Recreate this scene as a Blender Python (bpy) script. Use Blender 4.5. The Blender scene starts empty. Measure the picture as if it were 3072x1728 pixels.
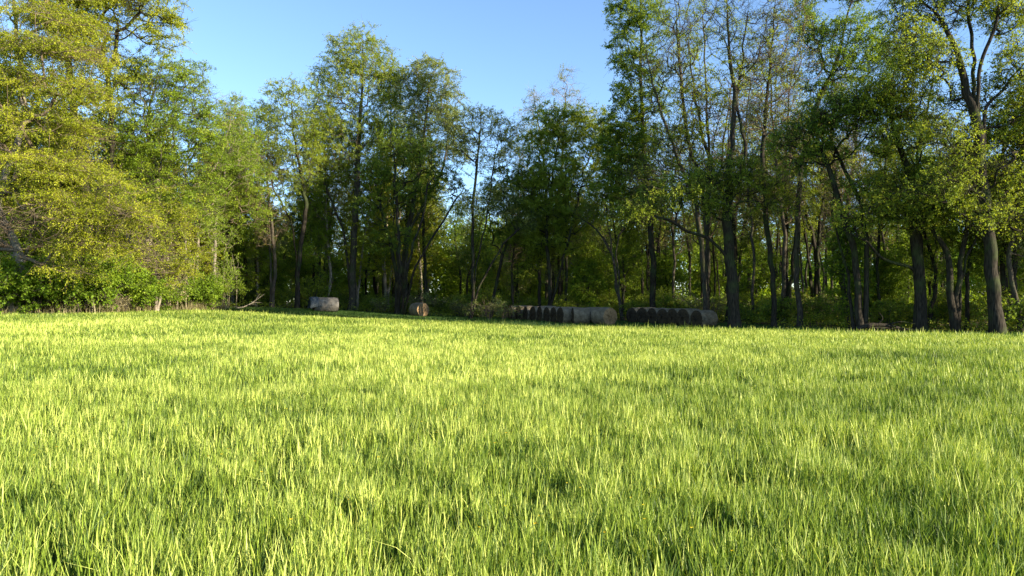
import bpy, math, random
import numpy as np

# ------------------------------------------------------------------ camera, sky, sun, exposure
SC = bpy.context.scene
F_PX = 2235.0            # focal length in pixels of the 3072 wide photograph
EYE = 1.6
HOR = 905.0              # row of the horizon
cam_d = bpy.data.cameras.new('camera')
cam = bpy.data.objects.new('camera', cam_d)
SC.collection.objects.link(cam)
cam_d.sensor_width = 36.0
cam_d.lens = 36.0 * F_PX / 3072.0
cam_d.clip_start = 0.05
cam_d.clip_end = 3000
cam.location = (0, 0, EYE)
cam.rotation_euler = (math.radians(90) + math.atan((HOR - 864) / F_PX), 0, 0)
SC.camera = cam

SUN_EL = math.radians(18)
SUN_AZ = math.atan2(0.895, -0.445)         # clockwise from +Y
wd = bpy.data.worlds.new('World')
SC.world = wd
wd.use_nodes = True
nt = wd.node_tree
sky = nt.nodes.new('ShaderNodeTexSky')
sky.sky_type = 'NISHITA'
sky.sun_disc = False
sky.sun_elevation = SUN_EL
sky.sun_rotation = SUN_AZ
sky.altitude = 1500
sky.air_density = 1.0
sky.dust_density = 0.5
sky.ozone_density = 3.0
bg = nt.nodes['Background']
nt.links.new(sky.outputs[0], bg.inputs[0])
bg.inputs[1].default_value = 0.118
sl = bpy.data.lights.new('sun', 'SUN')
sl.energy = 5.0
sl.angle = math.radians(0.5)
sl.color = (1.0, 0.87, 0.66)
so = bpy.data.objects.new('sun', sl)
SC.collection.objects.link(so)
sd = np.array([math.sin(SUN_AZ) * math.cos(SUN_EL), math.cos(SUN_AZ) * math.cos(SUN_EL), math.sin(SUN_EL)])
from mathutils import Vector
so.rotation_euler = Vector(-sd).to_track_quat('-Z', 'Y').to_euler()
so.location = (60, -35, 40)
SC.view_settings.view_transform = 'Standard'
SC.view_settings.look = 'None'
SC.view_settings.gamma = 1
SC.view_settings.exposure = 1.55
try:
    SC.cycles.max_bounces = 10
    SC.cycles.diffuse_bounces = 7
    SC.cycles.transmission_bounces = 6
    SC.cycles.glossy_bounces = 2
except Exception:
    pass

COL = SC.collection
rng = np.random.default_rng(7)

# ------------------------------------------------------------------ small helpers
def smooth(a, b, t):
    t = np.clip((np.asarray(t, float) - a) / (b - a), 0, 1)
    return t * t * (3 - 2 * t)

def terrain(x, y):
    x = np.asarray(x, float); y = np.asarray(y, float)
    a = 1.12 * 0.5 * (1 - np.tanh((x + 14) / 9.0))
    z = a * smooth(5, 66, y)
    z = z - 0.34 * np.exp(-((x + 16) ** 2 / 90.0 + (y - 59) ** 2 / 50.0)) * (y > 0)
    z = z - 0.16 * smooth(15, 45, y) * smooth(-9, 4, x) * (1 - 0.6 * smooth(50, 60, y))
    z = z + 0.03 * np.sin(x * 0.31 + 1) * np.sin(y * 0.23)
    return z

def X(px, d): return (px - 1536.0) / F_PX * d
def Z(py, d): return EYE + (HOR - py) / F_PX * d

_lat = np.random.default_rng(99).random((64, 64))
def noise2(x, y, s):
    x = np.asarray(x) / s; y = np.asarray(y) / s
    xi = np.floor(x).astype(int); yi = np.floor(y).astype(int)
    fx = x - xi; fy = y - yi
    fx = fx * fx * (3 - 2 * fx); fy = fy * fy * (3 - 2 * fy)
    g = lambda i, j: _lat[i % 64, j % 64]
    return (g(xi, yi) * (1 - fx) * (1 - fy) + g(xi + 1, yi) * fx * (1 - fy) + g(xi, yi + 1) * (1 - fx) * fy + g(xi + 1, yi + 1) * fx * fy)

def mesh_obj(name, V, Q, mat, parent=None, attr=None, shade=False, T=None):
    """V (n,3), Q (m,4) quads (and T triangles), attr: per-vertex float 'v'"""
    V = np.ascontiguousarray(V, dtype=np.float32)
    me = bpy.data.meshes.new(name)
    nq = 0 if Q is None else len(Q)
    ntr = 0 if T is None else len(T)
    idx = []
    if nq: idx.append(np.asarray(Q, np.int32).ravel())
    if ntr: idx.append(np.asarray(T, np.int32).ravel())
    idx = np.concatenate(idx)
    me.vertices.add(len(V)); me.vertices.foreach_set('co', V.ravel())
    me.loops.add(len(idx)); me.loops.foreach_set('vertex_index', idx)
    me.polygons.add(nq + ntr)
    ls = np.concatenate([np.arange(nq) * 4, nq * 4 + np.arange(ntr) * 3]).astype(np.int32)
    me.polygons.foreach_set('loop_start', ls)
    if shade:
        me.polygons.foreach_set('use_smooth', np.ones(nq + ntr, bool))
    me.update(calc_edges=True)
    if attr is not None:
        at = me.attributes.new('v', 'FLOAT', 'POINT')
        at.data.foreach_set('value', np.ascontiguousarray(attr, np.float32))
    if mat is not None: me.materials.append(mat)
    o = bpy.data.objects.new(name, me)
    COL.objects.link(o)
    if parent is not None: o.parent = parent
    return o

def tag(o, label=None, cat=None, group=None, kind=None):
    if label: o['label'] = label
    if cat: o['category'] = cat
    if group: o['group'] = group
    if kind: o['kind'] = kind
    return o

def empty(name, loc, rz=0.0):
    o = bpy.data.objects.new(name, None)
    COL.objects.link(o); o.location = loc; o.rotation_euler = (0, 0, rz)
    o.empty_display_size = 0.3
    return o

def dup(root, loc, rz, s=1.0):
    r = root.copy(); COL.objects.link(r)
    r.location = loc; r.rotation_euler = (0, 0, rz); r.scale = (s, s, s)
    for ch in list(root.children):
        c = ch.copy(); COL.objects.link(c); c.parent = r
    return r

# ------------------------------------------------------------------ materials
def new_mat(name):
    m = bpy.data.materials.new(name); m.use_nodes = True
    n = m.node_tree; n.nodes.clear()
    out = n.nodes.new('ShaderNodeOutputMaterial')
    return m, n, out

def leaf_mat(name, ca, cb, cc=None, trans=0.35, tcol=None, rough=0.55, spec=0.25):
    """leaf colours run ca -> cb -> cc over the per-leaf number v"""
    m, n, out = new_mat(name)
    at = n.nodes.new('ShaderNodeAttribute'); at.attribute_name = 'v'
    rp = n.nodes.new('ShaderNodeValToRGB')
    rp.color_ramp.elements[0].color = (*ca, 1); rp.color_ramp.elements[0].position = 0.05
    rp.color_ramp.elements[1].color = (*(cc or cb), 1); rp.color_ramp.elements[1].position = 0.97
    e = rp.color_ramp.elements.new(0.55); e.color = (*cb, 1)
    n.links.new(at.outputs['Fac'], rp.inputs[0])
    p = n.nodes.new('ShaderNodeBsdfPrincipled')
    p.inputs['Roughness'].default_value = rough
    p.inputs['Specular IOR Level'].default_value = spec
    n.links.new(rp.outputs[0], p.inputs['Base Color'])
    t = n.nodes.new('ShaderNodeBsdfTranslucent')
    mx = n.nodes.new('ShaderNodeMixRGB'); mx.blend_type = 'MULTIPLY'; mx.inputs[0].default_value = 1
    mx.inputs[2].default_value = (*(tcol or (1.25, 1.15, 0.55)), 1)
    n.links.new(rp.outputs[0], mx.inputs[1]); n.links.new(mx.outputs[0], t.inputs[0])
    ms = n.nodes.new('ShaderNodeMixShader'); ms.inputs[0].default_value = trans
    n.links.new(p.outputs[0], ms.inputs[1]); n.links.new(t.outputs[0], ms.inputs[2])
    n.links.new(ms.outputs[0], out.inputs[0])
    return m

def bark_mat(name, dark, light, moss=0.0):
    m, n, out = new_mat(name)
    tc = n.nodes.new('ShaderNodeTexCoord')
    mp = n.nodes.new('ShaderNodeMapping'); mp.inputs['Scale'].default_value = (9, 9, 1.6)
    n.links.new(tc.outputs['Object'], mp.inputs[0])
    ns = n.nodes.new('ShaderNodeTexNoise'); ns.inputs['Scale'].default_value = 1.6; ns.inputs['Detail'].default_value = 6
    n.links.new(mp.outputs[0], ns.inputs[0])
    rp = n.nodes.new('ShaderNodeValToRGB')
    rp.color_ramp.elements[0].position = 0.35; rp.color_ramp.elements[0].color = (*dark, 1)
    rp.color_ramp.elements[1].position = 0.68; rp.color_ramp.elements[1].color = (*light, 1)
    n.links.new(ns.outputs[0], rp.inputs[0])
    n2 = n.nodes.new('ShaderNodeTexNoise'); n2.inputs['Scale'].default_value = 0.8; n2.inputs['Detail'].default_value = 3
    n.links.new(tc.outputs['Object'], n2.inputs[0])
    r2 = n.nodes.new('ShaderNodeValToRGB'); r2.color_ramp.elements[0].position = 0.5; r2.color_ramp.elements[1].position = 0.62
    n.links.new(n2.outputs[0], r2.inputs[0])
    mx = n.nodes.new('ShaderNodeMixRGB'); mx.inputs[2].default_value = (0.05, 0.075, 0.02, 1)
    mm = n.nodes.new('ShaderNodeMath'); mm.operation = 'MULTIPLY'; mm.inputs[1].default_value = moss
    n.links.new(r2.outputs[0], mm.inputs[0]); n.links.new(mm.outputs[0], mx.inputs[0]); n.links.new(rp.outputs[0], mx.inputs[1])
    p = n.nodes.new('ShaderNodeBsdfPrincipled'); p.inputs['Roughness'].default_value = 0.9
    p.inputs['Specular IOR Level'].default_value = 0.15
    bp = n.nodes.new('ShaderNodeBump'); bp.inputs['Strength'].default_value = 0.9; bp.inputs['Distance'].default_value = 0.03
    n.links.new(ns.outputs[0], bp.inputs['Height']); n.links.new(bp.outputs[0], p.inputs['Normal'])
    n.links.new(mx.outputs[0], p.inputs['Base Color']); n.links.new(p.outputs[0], out.inputs[0])
    return m

M = {}
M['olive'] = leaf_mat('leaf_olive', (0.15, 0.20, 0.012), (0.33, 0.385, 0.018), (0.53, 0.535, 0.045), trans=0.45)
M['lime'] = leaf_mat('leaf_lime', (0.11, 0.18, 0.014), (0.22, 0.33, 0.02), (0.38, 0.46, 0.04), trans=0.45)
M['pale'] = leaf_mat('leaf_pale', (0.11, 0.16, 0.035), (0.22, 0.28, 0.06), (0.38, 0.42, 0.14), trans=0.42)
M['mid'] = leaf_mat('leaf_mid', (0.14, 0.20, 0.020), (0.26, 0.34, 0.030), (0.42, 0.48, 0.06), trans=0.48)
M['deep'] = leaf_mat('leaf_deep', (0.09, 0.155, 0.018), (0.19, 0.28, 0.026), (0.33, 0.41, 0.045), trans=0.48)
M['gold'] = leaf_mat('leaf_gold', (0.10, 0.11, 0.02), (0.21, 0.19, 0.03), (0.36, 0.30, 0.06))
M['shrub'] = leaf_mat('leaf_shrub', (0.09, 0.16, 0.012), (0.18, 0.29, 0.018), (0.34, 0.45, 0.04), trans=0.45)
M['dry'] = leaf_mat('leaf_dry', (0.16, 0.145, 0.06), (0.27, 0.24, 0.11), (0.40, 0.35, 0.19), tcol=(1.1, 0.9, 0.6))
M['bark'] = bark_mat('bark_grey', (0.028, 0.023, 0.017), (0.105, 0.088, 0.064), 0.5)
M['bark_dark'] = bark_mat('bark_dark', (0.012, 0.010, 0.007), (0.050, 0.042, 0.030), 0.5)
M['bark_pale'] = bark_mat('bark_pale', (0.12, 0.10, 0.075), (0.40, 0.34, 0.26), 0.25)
M['twig'] = bark_mat('bark_twig', (0.075, 0.055, 0.036), (0.22, 0.17, 0.115), 0.1)
M['twig_pale'] = bark_mat('bark_twig_pale', (0.14, 0.12, 0.075), (0.31, 0.27, 0.185), 0.05)

# ------------------------------------------------------------------ woody geometry
def tube_chain(P, R, sides, Vs, Qs, base):
    """one tapered tube along polyline P with radii R; appends and returns the new vertex base"""
    n = len(P)
    T = np.empty_like(P); T[1:-1] = P[2:] - P[:-2]; T[0] = P[1] - P[0]; T[-1] = P[-1] - P[-2]
    T /= (np.linalg.norm(T, axis=1, keepdims=True) + 1e-9)
    ref = np.array([0.31, 0.95, 0.05]) if abs(T[:, 1]).mean() < 0.8 else np.array([0.95, 0.2, 0.1])
    U = np.cross(T, ref); U /= (np.linalg.norm(U, axis=1, keepdims=True) + 1e-9)
    W = np.cross(T, U)
    a = np.arange(sides) * 2 * np.pi / sides
    V = P[:, None] + R[:, None, None] * (np.cos(a)[None, :, None] * U[:, None] + np.sin(a)[None, :, None] * W[:, None])
    Vs.append(V.reshape(-1, 3))
    i = np.arange(n - 1)[:, None] * sides; j = np.arange(sides)[None]; k = (j + 1) % sides
    q = np.stack([i + j, i + k, i + sides + k, i + sides + j], -1).reshape(-1, 4) + base
    Qs.append(q)
    return base + n * sides

def catmull(P, R, m):
    n = len(P)
    if n < 2 or m < 2: return P, R
    Pp = np.vstack([2 * P[0] - P[1], P, 2 * P[-1] - P[-2]])
    t = (np.arange(m) / m)[None, :, None]
    a, b, c, d = Pp[:-3, None], Pp[1:-2, None], Pp[2:-1, None], Pp[3:, None]
    q = 0.5 * ((2 * b) + (-a + c) * t + (2 * a - 5 * b + 4 * c - d) * t ** 2 + (-a + 3 * b - 3 * c + d) * t ** 3)
    q = np.vstack([q.reshape(-1, 3), P[-1:]])
    r = np.interp(np.arange(len(q)) / m, np.arange(n), R)
    return q, r

def sample_lobes(r, lobes, N):
    L = np.array([(l + (1.0,))[:7] if len(l) < 7 else l[:7] for l in lobes], float)   # cx cy cz rx ry rz w
    vol = L[:, 3] * L[:, 4] * L[:, 5] * L[:, 6]
    w = vol ** 0.8; w /= w.sum()
    k = r.choice(len(L), N, p=w)
    d = r.normal(size=(N, 3)); d /= np.linalg.norm(d, axis=1, keepdims=True)
    rad = r.random(N) ** 0.42
    return L[k, :3] + d * rad[:, None] * L[k, 3:6]

def grow(r, stems, pts, clear, bf=0.25, kd=0.5):
    """stems: polylines from the base; pts: points the crown must reach. Minimum-cost growth."""
    pos, par, path, ok, stem_id = [], [], [], [], []
    for si, S in enumerate(stems):
        S = np.asarray(S, float)
        L = np.linalg.norm(np.diff(S, axis=0), axis=1).sum()
        m = max(2, int(round(L / 0.9 / (len(S) - 1))))
        Sc, _ = catmull(S, np.ones(len(S)), m)
        Sc[1:] += r.normal(size=(len(Sc) - 1, 3)) * np.array([0.05, 0.05, 0.0])
        for i, p in enumerate(Sc):
            pos.append(p); par.append(-1 if i == 0 else len(pos) - 2)
            path.append(0 if i == 0 else path[-1] + np.linalg.norm(p - Sc[i - 1]))
            ok.append(p[2] > clear and i > 0); stem_id.append(si)
    nst = len(pos)
    N = len(pts)
    cost = np.full(N, np.inf); near = np.zeros(N, int)
    def upd(i):
        dv = pts - pos[i]
        dist = np.linalg.norm(dv, axis=1)
        c = dist + bf * path[i] + kd * np.maximum(0, -dv[:, 2] + 0.1 * dist)
        b = c < cost
        cost[b] = c[b]; near[b] = i
    for i in range(nst):
        if ok[i]: upd(i)
    alive = np.ones(N, bool)
    for _ in range(N):
        cc = np.where(alive, cost, np.inf)
        k = int(np.argmin(cc))
        if not np.isfinite(cc[k]): break
        alive[k] = False
        a = near[k]; d = pts[k] - pos[a]; L = np.linalg.norm(d)
        # intermediate bent nodes on long spans
        ns = max(1, int(L / 1.3)); prev = a
        for s in range(1, ns + 1):
            t = s / ns
            q = pos[a] + d * t
            if s < ns:
                q = q + r.normal(size=3) * 0.07 * L ** 0.7 + np.array([0, 0, 0.08 * L * math.sin(math.pi * t) * (1 if d[2] > 0 else 0.6)])
            pos.append(q); par.append(prev); path.append(path[prev] + L / ns); ok.append(True)
            prev = len(pos) - 1
            upd(prev)
    pos = np.array(pos); par = np.array(par)
    return pos, par, nst

def build_wood(r, pos, par, nst, tip, r0s, stem_first, e=2.35):
    n = len(pos)
    kids = [[] for _ in range(n)]
    for i in range(n):
        if par[i] >= 0: kids[par[i]].append(i)
    acc = np.zeros(n)
    order = list(range(n))
    leafn = np.array([len(k) == 0 for k in kids])
    acc[leafn] = tip ** e
    for i in reversed(order):
        if par[i] >= 0: acc[par[i]] += acc[i]
    rad = acc ** (1 / e)
    # stems scaled to their measured base radius
    for si, (a, b) in enumerate(stem_first):
        L = b - a
        s = r0s[si] / max(rad[a], 1e-4)
        t = np.arange(L) / max(1, L - 1)
        sc = s * (1 - t) + min(s, 1.0) * t if s < 1 else s + (1 - s) * t ** 1.2
        rad[a:b] = rad[a:b] * np.maximum(sc, 0.35)
        rad[a:b] = np.minimum.accumulate(np.maximum(rad[a:b], r0s[si] * (1 - t) ** 1.15 * 0.8))
        rad[a] *= 1.35
        if L > 1: rad[a + 1] *= 1.1
    chains = []
    stack = [int(s[0]) for s in stem_first]
    while stack:
        s = stack.pop()
        ch = [s] if par[s] < 0 else [par[s], s]
        cur = s
        while kids[cur]:
            ks = kids[cur]
            if cur < nst - 1 and (cur + 1) in ks and cur + 1 < nst: nx = cur + 1
            else: nx = max(ks, key=lambda q: rad[q])
            for q in ks:
                if q != nx: stack.append(q)
            ch.append(nx); cur = nx
        chains.append(ch)
    return rad, chains, leafn

def twigs_and_leaves(r, base, dirs, n_tw, tw_len, n_lf, lf_len, lf_w, droop, flat, vbase, tw_r=0.007, spread=0.9, hang=0.0):
    """batch of twigs from base points, leaves along them"""
    B = np.repeat(base, n_tw, axis=0); D = np.repeat(dirs, n_tw, axis=0); vb = np.repeat(vbase, n_tw)
    n = len(B)
    R = r.normal(size=(n, 3)); R[:, 2] *= flat
    d = D * 0.55 + R * spread; d /= (np.linalg.norm(d, axis=1, keepdims=True) + 1e-9)
    L = tw_len * (0.45 + 0.9 * r.random(n))
    side = r.normal(size=(n, 3)) * 0.12
    P0 = B
    P1 = B + d * (L * 0.5)[:, None] + side * L[:, None] + np.array([0, 0, 0.04])
    P2 = B + d * L[:, None] + np.stack([0 * L, 0 * L, -droop * L], 1)
    # twig tubes, three sided
    t = P2 - P0; t /= (np.linalg.norm(t, axis=1, keepdims=True) + 1e-9)
    U = np.cross(t, np.array([0.3, 0.2, 0.93])); U /= (np.linalg.norm(U, axis=1, keepdims=True) + 1e-9)
    W = np.cross(t, U)
    V = []
    for P, rr in ((P0, tw_r * 1.3), (P1, tw_r), (P2, tw_r * 0.4)):
        for k in range(3):
            a = k * 2.0944
            V.append(P + rr * (math.cos(a) * U + math.sin(a) * W))
    TV = np.stack(V, 1).reshape(-1, 3)
    b = (np.arange(n) * 9)[:, None, None]
    q = []
    for s in (0, 3):
        for k in range(3):
            q.append([s + k, s + (k + 1) % 3, s + 3 + (k + 1) % 3, s + 3 + k])
    TQ = (b + np.array(q)[None]).reshape(-1, 4)
    if n_lf <= 0:
        return TV, TQ, None, None, None
    # leaves
    m = n * n_lf
    tt = r.random((n, n_lf)) * 0.95 + 0.05
    a0, a1, a2 = P0[:, None], P1[:, None], P2[:, None]; s = tt[..., None]
    C = (1 - s) ** 2 * a0 + 2 * s * (1 - s) * a1 + s ** 2 * a2
    C = C.reshape(-1, 3) + r.normal(size=(m, 3)) * lf_len * 0.45
    ax = np.repeat(d, n_lf, axis=0) * 0.6 + r.normal(size=(m, 3)) * 0.7
    ax[:, 2] -= 0.25 + hang
    ax /= (np.linalg.norm(ax, axis=1, keepdims=True) + 1e-9)
    nr = r.normal(size=(m, 3)) * 0.75; nr[:, 2] += 0.8
    sd_ = np.cross(nr, ax); sd_ /= (np.linalg.norm(sd_, axis=1, keepdims=True) + 1e-9)
    sz = (0.55 + 0.8 * r.random(m))[:, None]
    nn = np.cross(ax, sd_)
    A = C; Bv = C + ax * lf_len * 0.5 * sz + sd_ * lf_w * 0.5 * sz + nn * lf_w * 0.15
    Cv = C + ax * lf_len * sz; Dv = C + ax * lf_len * 0.45 * sz - sd_ * lf_w * 0.5 * sz + nn * lf_w * 0.15
    LV = np.stack([A, Bv, Cv, Dv], 1).reshape(-1, 3)
    LQ = np.arange(m * 4).reshape(-1, 4)
    v = np.clip(0.62 * np.repeat(vb, n_lf) + 0.38 * r.random(m), 0, 1)
    return TV, TQ, LV, LQ, np.repeat(v, 4)

def make_tree(name, loc, stems, r0s, lobes, N, leaf='mid', bark='bark', twig='twig', clear=2.0, seed=1, n_tw=5, tw_len=0.8,
              n_lf=8, lf=(0.13, 0.075), droop=0.15, flat=0.7, bf=0.25, kd=0.5, tip=0.014, inner=0.5, tw_r=0.007, bare=None,
              spread=0.9, hang=0.0, label=None, cat='tree', group=None, dens=1.0, layer=0.0):
    """stems / lobes in metres relative to loc. Parts: trunk, branches, crown"""
    r = np.random.default_rng(seed)
    if lf[0] > 0.125: lf = (lf[0] * 0.76, lf[1] * 0.76); n_lf = int(round(n_lf * 1.5))
    stems = [np.asarray(s, float) for s in stems]
    pts = sample_lobes(r, lobes, N)
    if layer:
        zz = pts[:, 2] + 0.28 * np.hypot(pts[:, 0], pts[:, 1])
        pts[:, 2] = 0.5 * pts[:, 2] + 0.5 * (np.round(zz / layer + 0.6 * noise2(pts[:, 0] + 40, pts[:, 1] + 40, 3.0)) * layer + r.normal(size=len(pts)) * 0.2 - 0.28 * np.hypot(pts[:, 0], pts[:, 1]))
    pts = pts[pts[:, 2] > 0.25]
    pos, par, nst = grow(r, stems, pts, clear, bf, kd)
    firsts = [i for i in range(nst) if par[i] < 0] + [nst]
    sf = [(firsts[i], firsts[i + 1]) for i in range(len(stems))]
    rad, chains, leafn = build_wood(r, pos, par, nst, tip, r0s, sf)
    root = empty(name, loc)
    tag(root, label, cat, group)
    tV, tQ, tb = [], [], 0
    bV, bQ, bb = [], [], 0
    for ci, ch in enumerate(chains):
        P = pos[ch].copy(); Rr = rad[ch].copy()
        if par[ch[0]] >= 0 or len(ch) > 1 and ci >= 0 and ch[0] != ch[1] and par[ch[1]] == ch[0] and ch[0] not in [s[0] for s in sf]:
            Rr[0] = min(Rr[0], Rr[1] * 1.25)
        mx = Rr.max()
        main = any(ch[0] == s[0] and len(ch) > 3 and ch[1] == s[0] + 1 for s in sf)
        sides = 10 if mx > 0.15 else (6 if mx > 0.05 else (4 if mx > 0.02 else 3))
        P, Rr = catmull(P, Rr, 3 if mx > 0.05 else 2)
        if main: tb = tube_chain(P, Rr, sides, tV, tQ, tb)
        else: bb = tube_chain(P, Rr, sides, bV, bQ, bb)
    # twig origins: tips and thin nodes
    own = np.where((np.arange(len(pos)) >= nst) & ((leafn) | (r.random(len(pos)) < inner)) & (rad < 0.05))[0]
    pd = pos[own] - pos[par[own]]; pd /= (np.linalg.norm(pd, axis=1, keepdims=True) + 1e-9)
    vb = r.random(len(own))
    if bare is not None:                       # bare(local points) -> probability that the spray carries no leaves
        nb = r.random(len(own)) < bare(pos[own])
    else: nb = np.zeros(len(own), bool)
    if dens < 1: nb |= r.random(len(own)) > dens
    out_l = None
    if (~nb).any():
        TV, TQ, LV, LQ, v = twigs_and_leaves(r, pos[own][~nb], pd[~nb], n_tw, tw_len, n_lf, lf[0], lf[1], droop, flat, vb[~nb], tw_r, spread, hang)
        bV.append(TV); bQ.append(TQ + bb); bb += len(TV); out_l = (LV, LQ, v)
    if nb.any():
        TV, TQ, _, _, _ = twigs_and_leaves(r, pos[own][nb], pd[nb], n_tw + 1, tw_len * 1.2, 0, lf[0], lf[1], -0.1, flat, vb[nb], tw_r, spread)
        bV.append(TV); bQ.append(TQ + bb); bb += len(TV)
    if tV: mesh_obj('trunk', np.vstack(tV), np.vstack(tQ), M[bark], root, shade=True)
    if bV: mesh_obj('branches', np.vstack(bV), np.vstack(bQ), M[twig], root, shade=True)
    if out_l: mesh_obj('crown', out_l[0], out_l[1], M[leaf], root, attr=out_l[2])
    return root

def hero(name, label, d, stems, r0s, lobes, N, **kw):
    """stems and lobes given as the directions seen from the eye plus a distance; turned into metres about the tree's own foot"""
    N = int(N * 1.45); kw['n_lf'] = int(kw.get('n_lf', 8) * 1.5); kw['seed'] = kw.get('seed', 1)
    r0s = [q * (0.86 if i == 0 else 0.7) for i, q in enumerate(r0s)]
    right = stems[0][0][0] > 1930
    if right: kw['n_lf'] = max(4, int(kw['n_lf'] * 0.78)); kw['dens'] = kw.get('dens', 1.0) * 0.86
    elif 'dens' in kw: kw['dens'] = min(1.0, kw['dens'] + 0.12)
    bx = X(stems[0][0][0], d); bz = float(terrain(bx, d))
    loc = (bx, d, bz - 0.05)
    S = []
    for s in stems:
        q = []
        for i, p in enumerate(s):
            dd = p[2] if len(p) > 2 else 0.0
            zz = float(terrain(X(p[0], d + dd), d + dd)) - 0.05 if i == 0 else Z(p[1], d + dd)
            q.append((X(p[0], d + dd) - loc[0], dd, zz - loc[2]))
        S.append(q)
    Lb = []
    for l in lobes:
        px, py, rx, ry = l[:4]; dd = l[4] if len(l) > 4 else 0.0; w = l[5] if len(l) > 5 else 1.0
        D = d + dd
        mx = rx / F_PX * D; mz = ry / F_PX * D
        Lb.append((X(px, D) - loc[0], dd, Z(py, D) - loc[2], mx, max(mx * 0.8, mz * 0.7), mz, w))
    return make_tree(name, loc, S, r0s, Lb, N, label=label, **kw)

# ------------------------------------------------------------------ ground
def build_ground():
    xs = np.concatenate([-np.geomspace(1500, 60, 14)[:-1], np.arange(-60, 60.1, 1.0), np.geomspace(60, 1500, 14)[1:]])
    ys = np.concatenate([[-1500, -700, -300, -120, -60, -30, -15], np.arange(-8, 110, 1.0), np.geomspace(110, 2500, 14)])
    gx, gy = np.meshgrid(xs, ys)
    gz = terrain(gx, gy) + 0.04 * (noise2(gx, gy, 3.0) - 0.5)
    V = np.stack([gx, gy, gz], -1).reshape(-1, 3)
    ny, nx = gx.shape
    i = np.arange(ny - 1)[:, None] * nx; j = np.arange(nx - 1)[None]
    Q = np.stack([i + j, i + j + 1, i + nx + j + 1, i + nx + j], -1).reshape(-1, 4)
    zone = wood_side(gx, gy)                       # <0 field, >0 into the wood, metres
    m, n, out = new_mat('soil_and_litter')
    at = n.nodes.new('ShaderNodeAttribute'); at.attribute_name = 'v'
    tc = n.nodes.new('ShaderNodeTexCoord')
    ns = n.nodes.new('ShaderNodeTexNoise'); ns.inputs['Scale'].default_value = 6; ns.inputs['Detail'].default_value = 6
    n.links.new(tc.outputs['Object'], ns.inputs[0])
    r1 = n.nodes.new('ShaderNodeValToRGB')
    r1.color_ramp.elements[0].color = (0.030, 0.050, 0.012, 1); r1.color_ramp.elements[1].color = (0.075, 0.12, 0.022, 1)
    r2 = n.nodes.new('ShaderNodeValToRGB')
    r2.color_ramp.elements[0].color = (0.035, 0.026, 0.014, 1); r2.color_ramp.elements[1].color = (0.13, 0.095, 0.055, 1)
    for q in (r1, r2):
        q.color_ramp.elements[0].position = 0.35; q.color_ramp.elements[1].position = 0.7
        n.links.new(ns.outputs[0], q.inputs[0])
    mr = n.nodes.new('ShaderNodeMapRange'); mr.inputs['From Min'].default_value = -1.0; mr.inputs['From Max'].default_value = 1.5
    n.links.new(at.outputs['Fac'], mr.inputs[0])
    mx = n.nodes.new('ShaderNodeMixRGB')
    n.links.new(mr.outputs[0], mx.inputs[0]); n.links.new(r1.outputs[0], mx.inputs[1]); n.links.new(r2.outputs[0], mx.inputs[2])
    p = n.nodes.new('ShaderNodeBsdfPrincipled'); p.inputs['Roughness'].default_value = 1.0; p.inputs['Specular IOR Level'].default_value = 0.1
    bp = n.nodes.new('ShaderNodeBump'); bp.inputs['Distance'].default_value = 0.05
    n.links.new(ns.outputs[0], bp.inputs['Height']); n.links.new(bp.outputs[0], p.inputs['Normal'])
    n.links.new(mx.outputs[0], p.inputs['Base Color']); n.links.new(p.outputs[0], out.inputs[0])
    o = mesh_obj('ground', V, Q, m, attr=zone.ravel(), shade=True)
    tag(o, 'gently rising soil and leaf litter under the field and wood', kind='structure')

# foot line of the wood (where undergrowth starts) and rear line of the tall crop, as polylines seen from above
EDGE = np.array([(120, -30), (60, 18), (40, 33), (27, 41.5), (20, 48.5), (16, 56), (12, 61.5), (6, 65.5), (0, 69.5), (-8, 71.5), (-17, 73), (-25, 70), (-29, 60), (-29.5, 53), (-31, 47), (-36, 40), (-46, 30), (-90, 10)], float)
CROP = np.array([(120, -40), (60, 8), (40, 20), (22, 34), (14, 42.5), (5, 48.5), (-1, 54.5), (-8, 57.5), (-14, 58.5), (-20, 58), (-25, 56), (-27.5, 52), (-29.5, 46), (-36, 38), (-46, 27), (-90, 6)], float)
def poly_y(pl, x):
    o = np.argsort(pl[:, 0])
    return np.interp(x, pl[o, 0], pl[o, 1])
def side(pl, x, y):
    """signed distance, >0 beyond the line (approx.)"""
    x = np.asarray(x, float); y = np.asarray(y, float)
    best = np.full(x.shape, 1e9); sg = np.ones(x.shape)
    for a, b in zip(pl[:-1], pl[1:]):
        ab = b - a; L2 = ab @ ab
        t = np.clip(((x - a[0]) * ab[0] + (y - a[1]) * ab[1]) / L2, 0, 1)
        dx = x - (a[0] + t * ab[0]); dy = y - (a[1] + t * ab[1])
        dd = np.hypot(dx, dy)
        cr = ab[0] * dy - ab[1] * dx          # the wood is on the right-hand side of the line walked this way
        m = dd < best - 1e-9
        best = np.where(m, dd, best); sg = np.where(m, np.where(cr < 0, 1.0, -1.0), sg)
    return best * sg
def wood_side(x, y): return side(EDGE, x, y)
def crop_side(x, y): return side(CROP, x, y)
build_ground()

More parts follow.
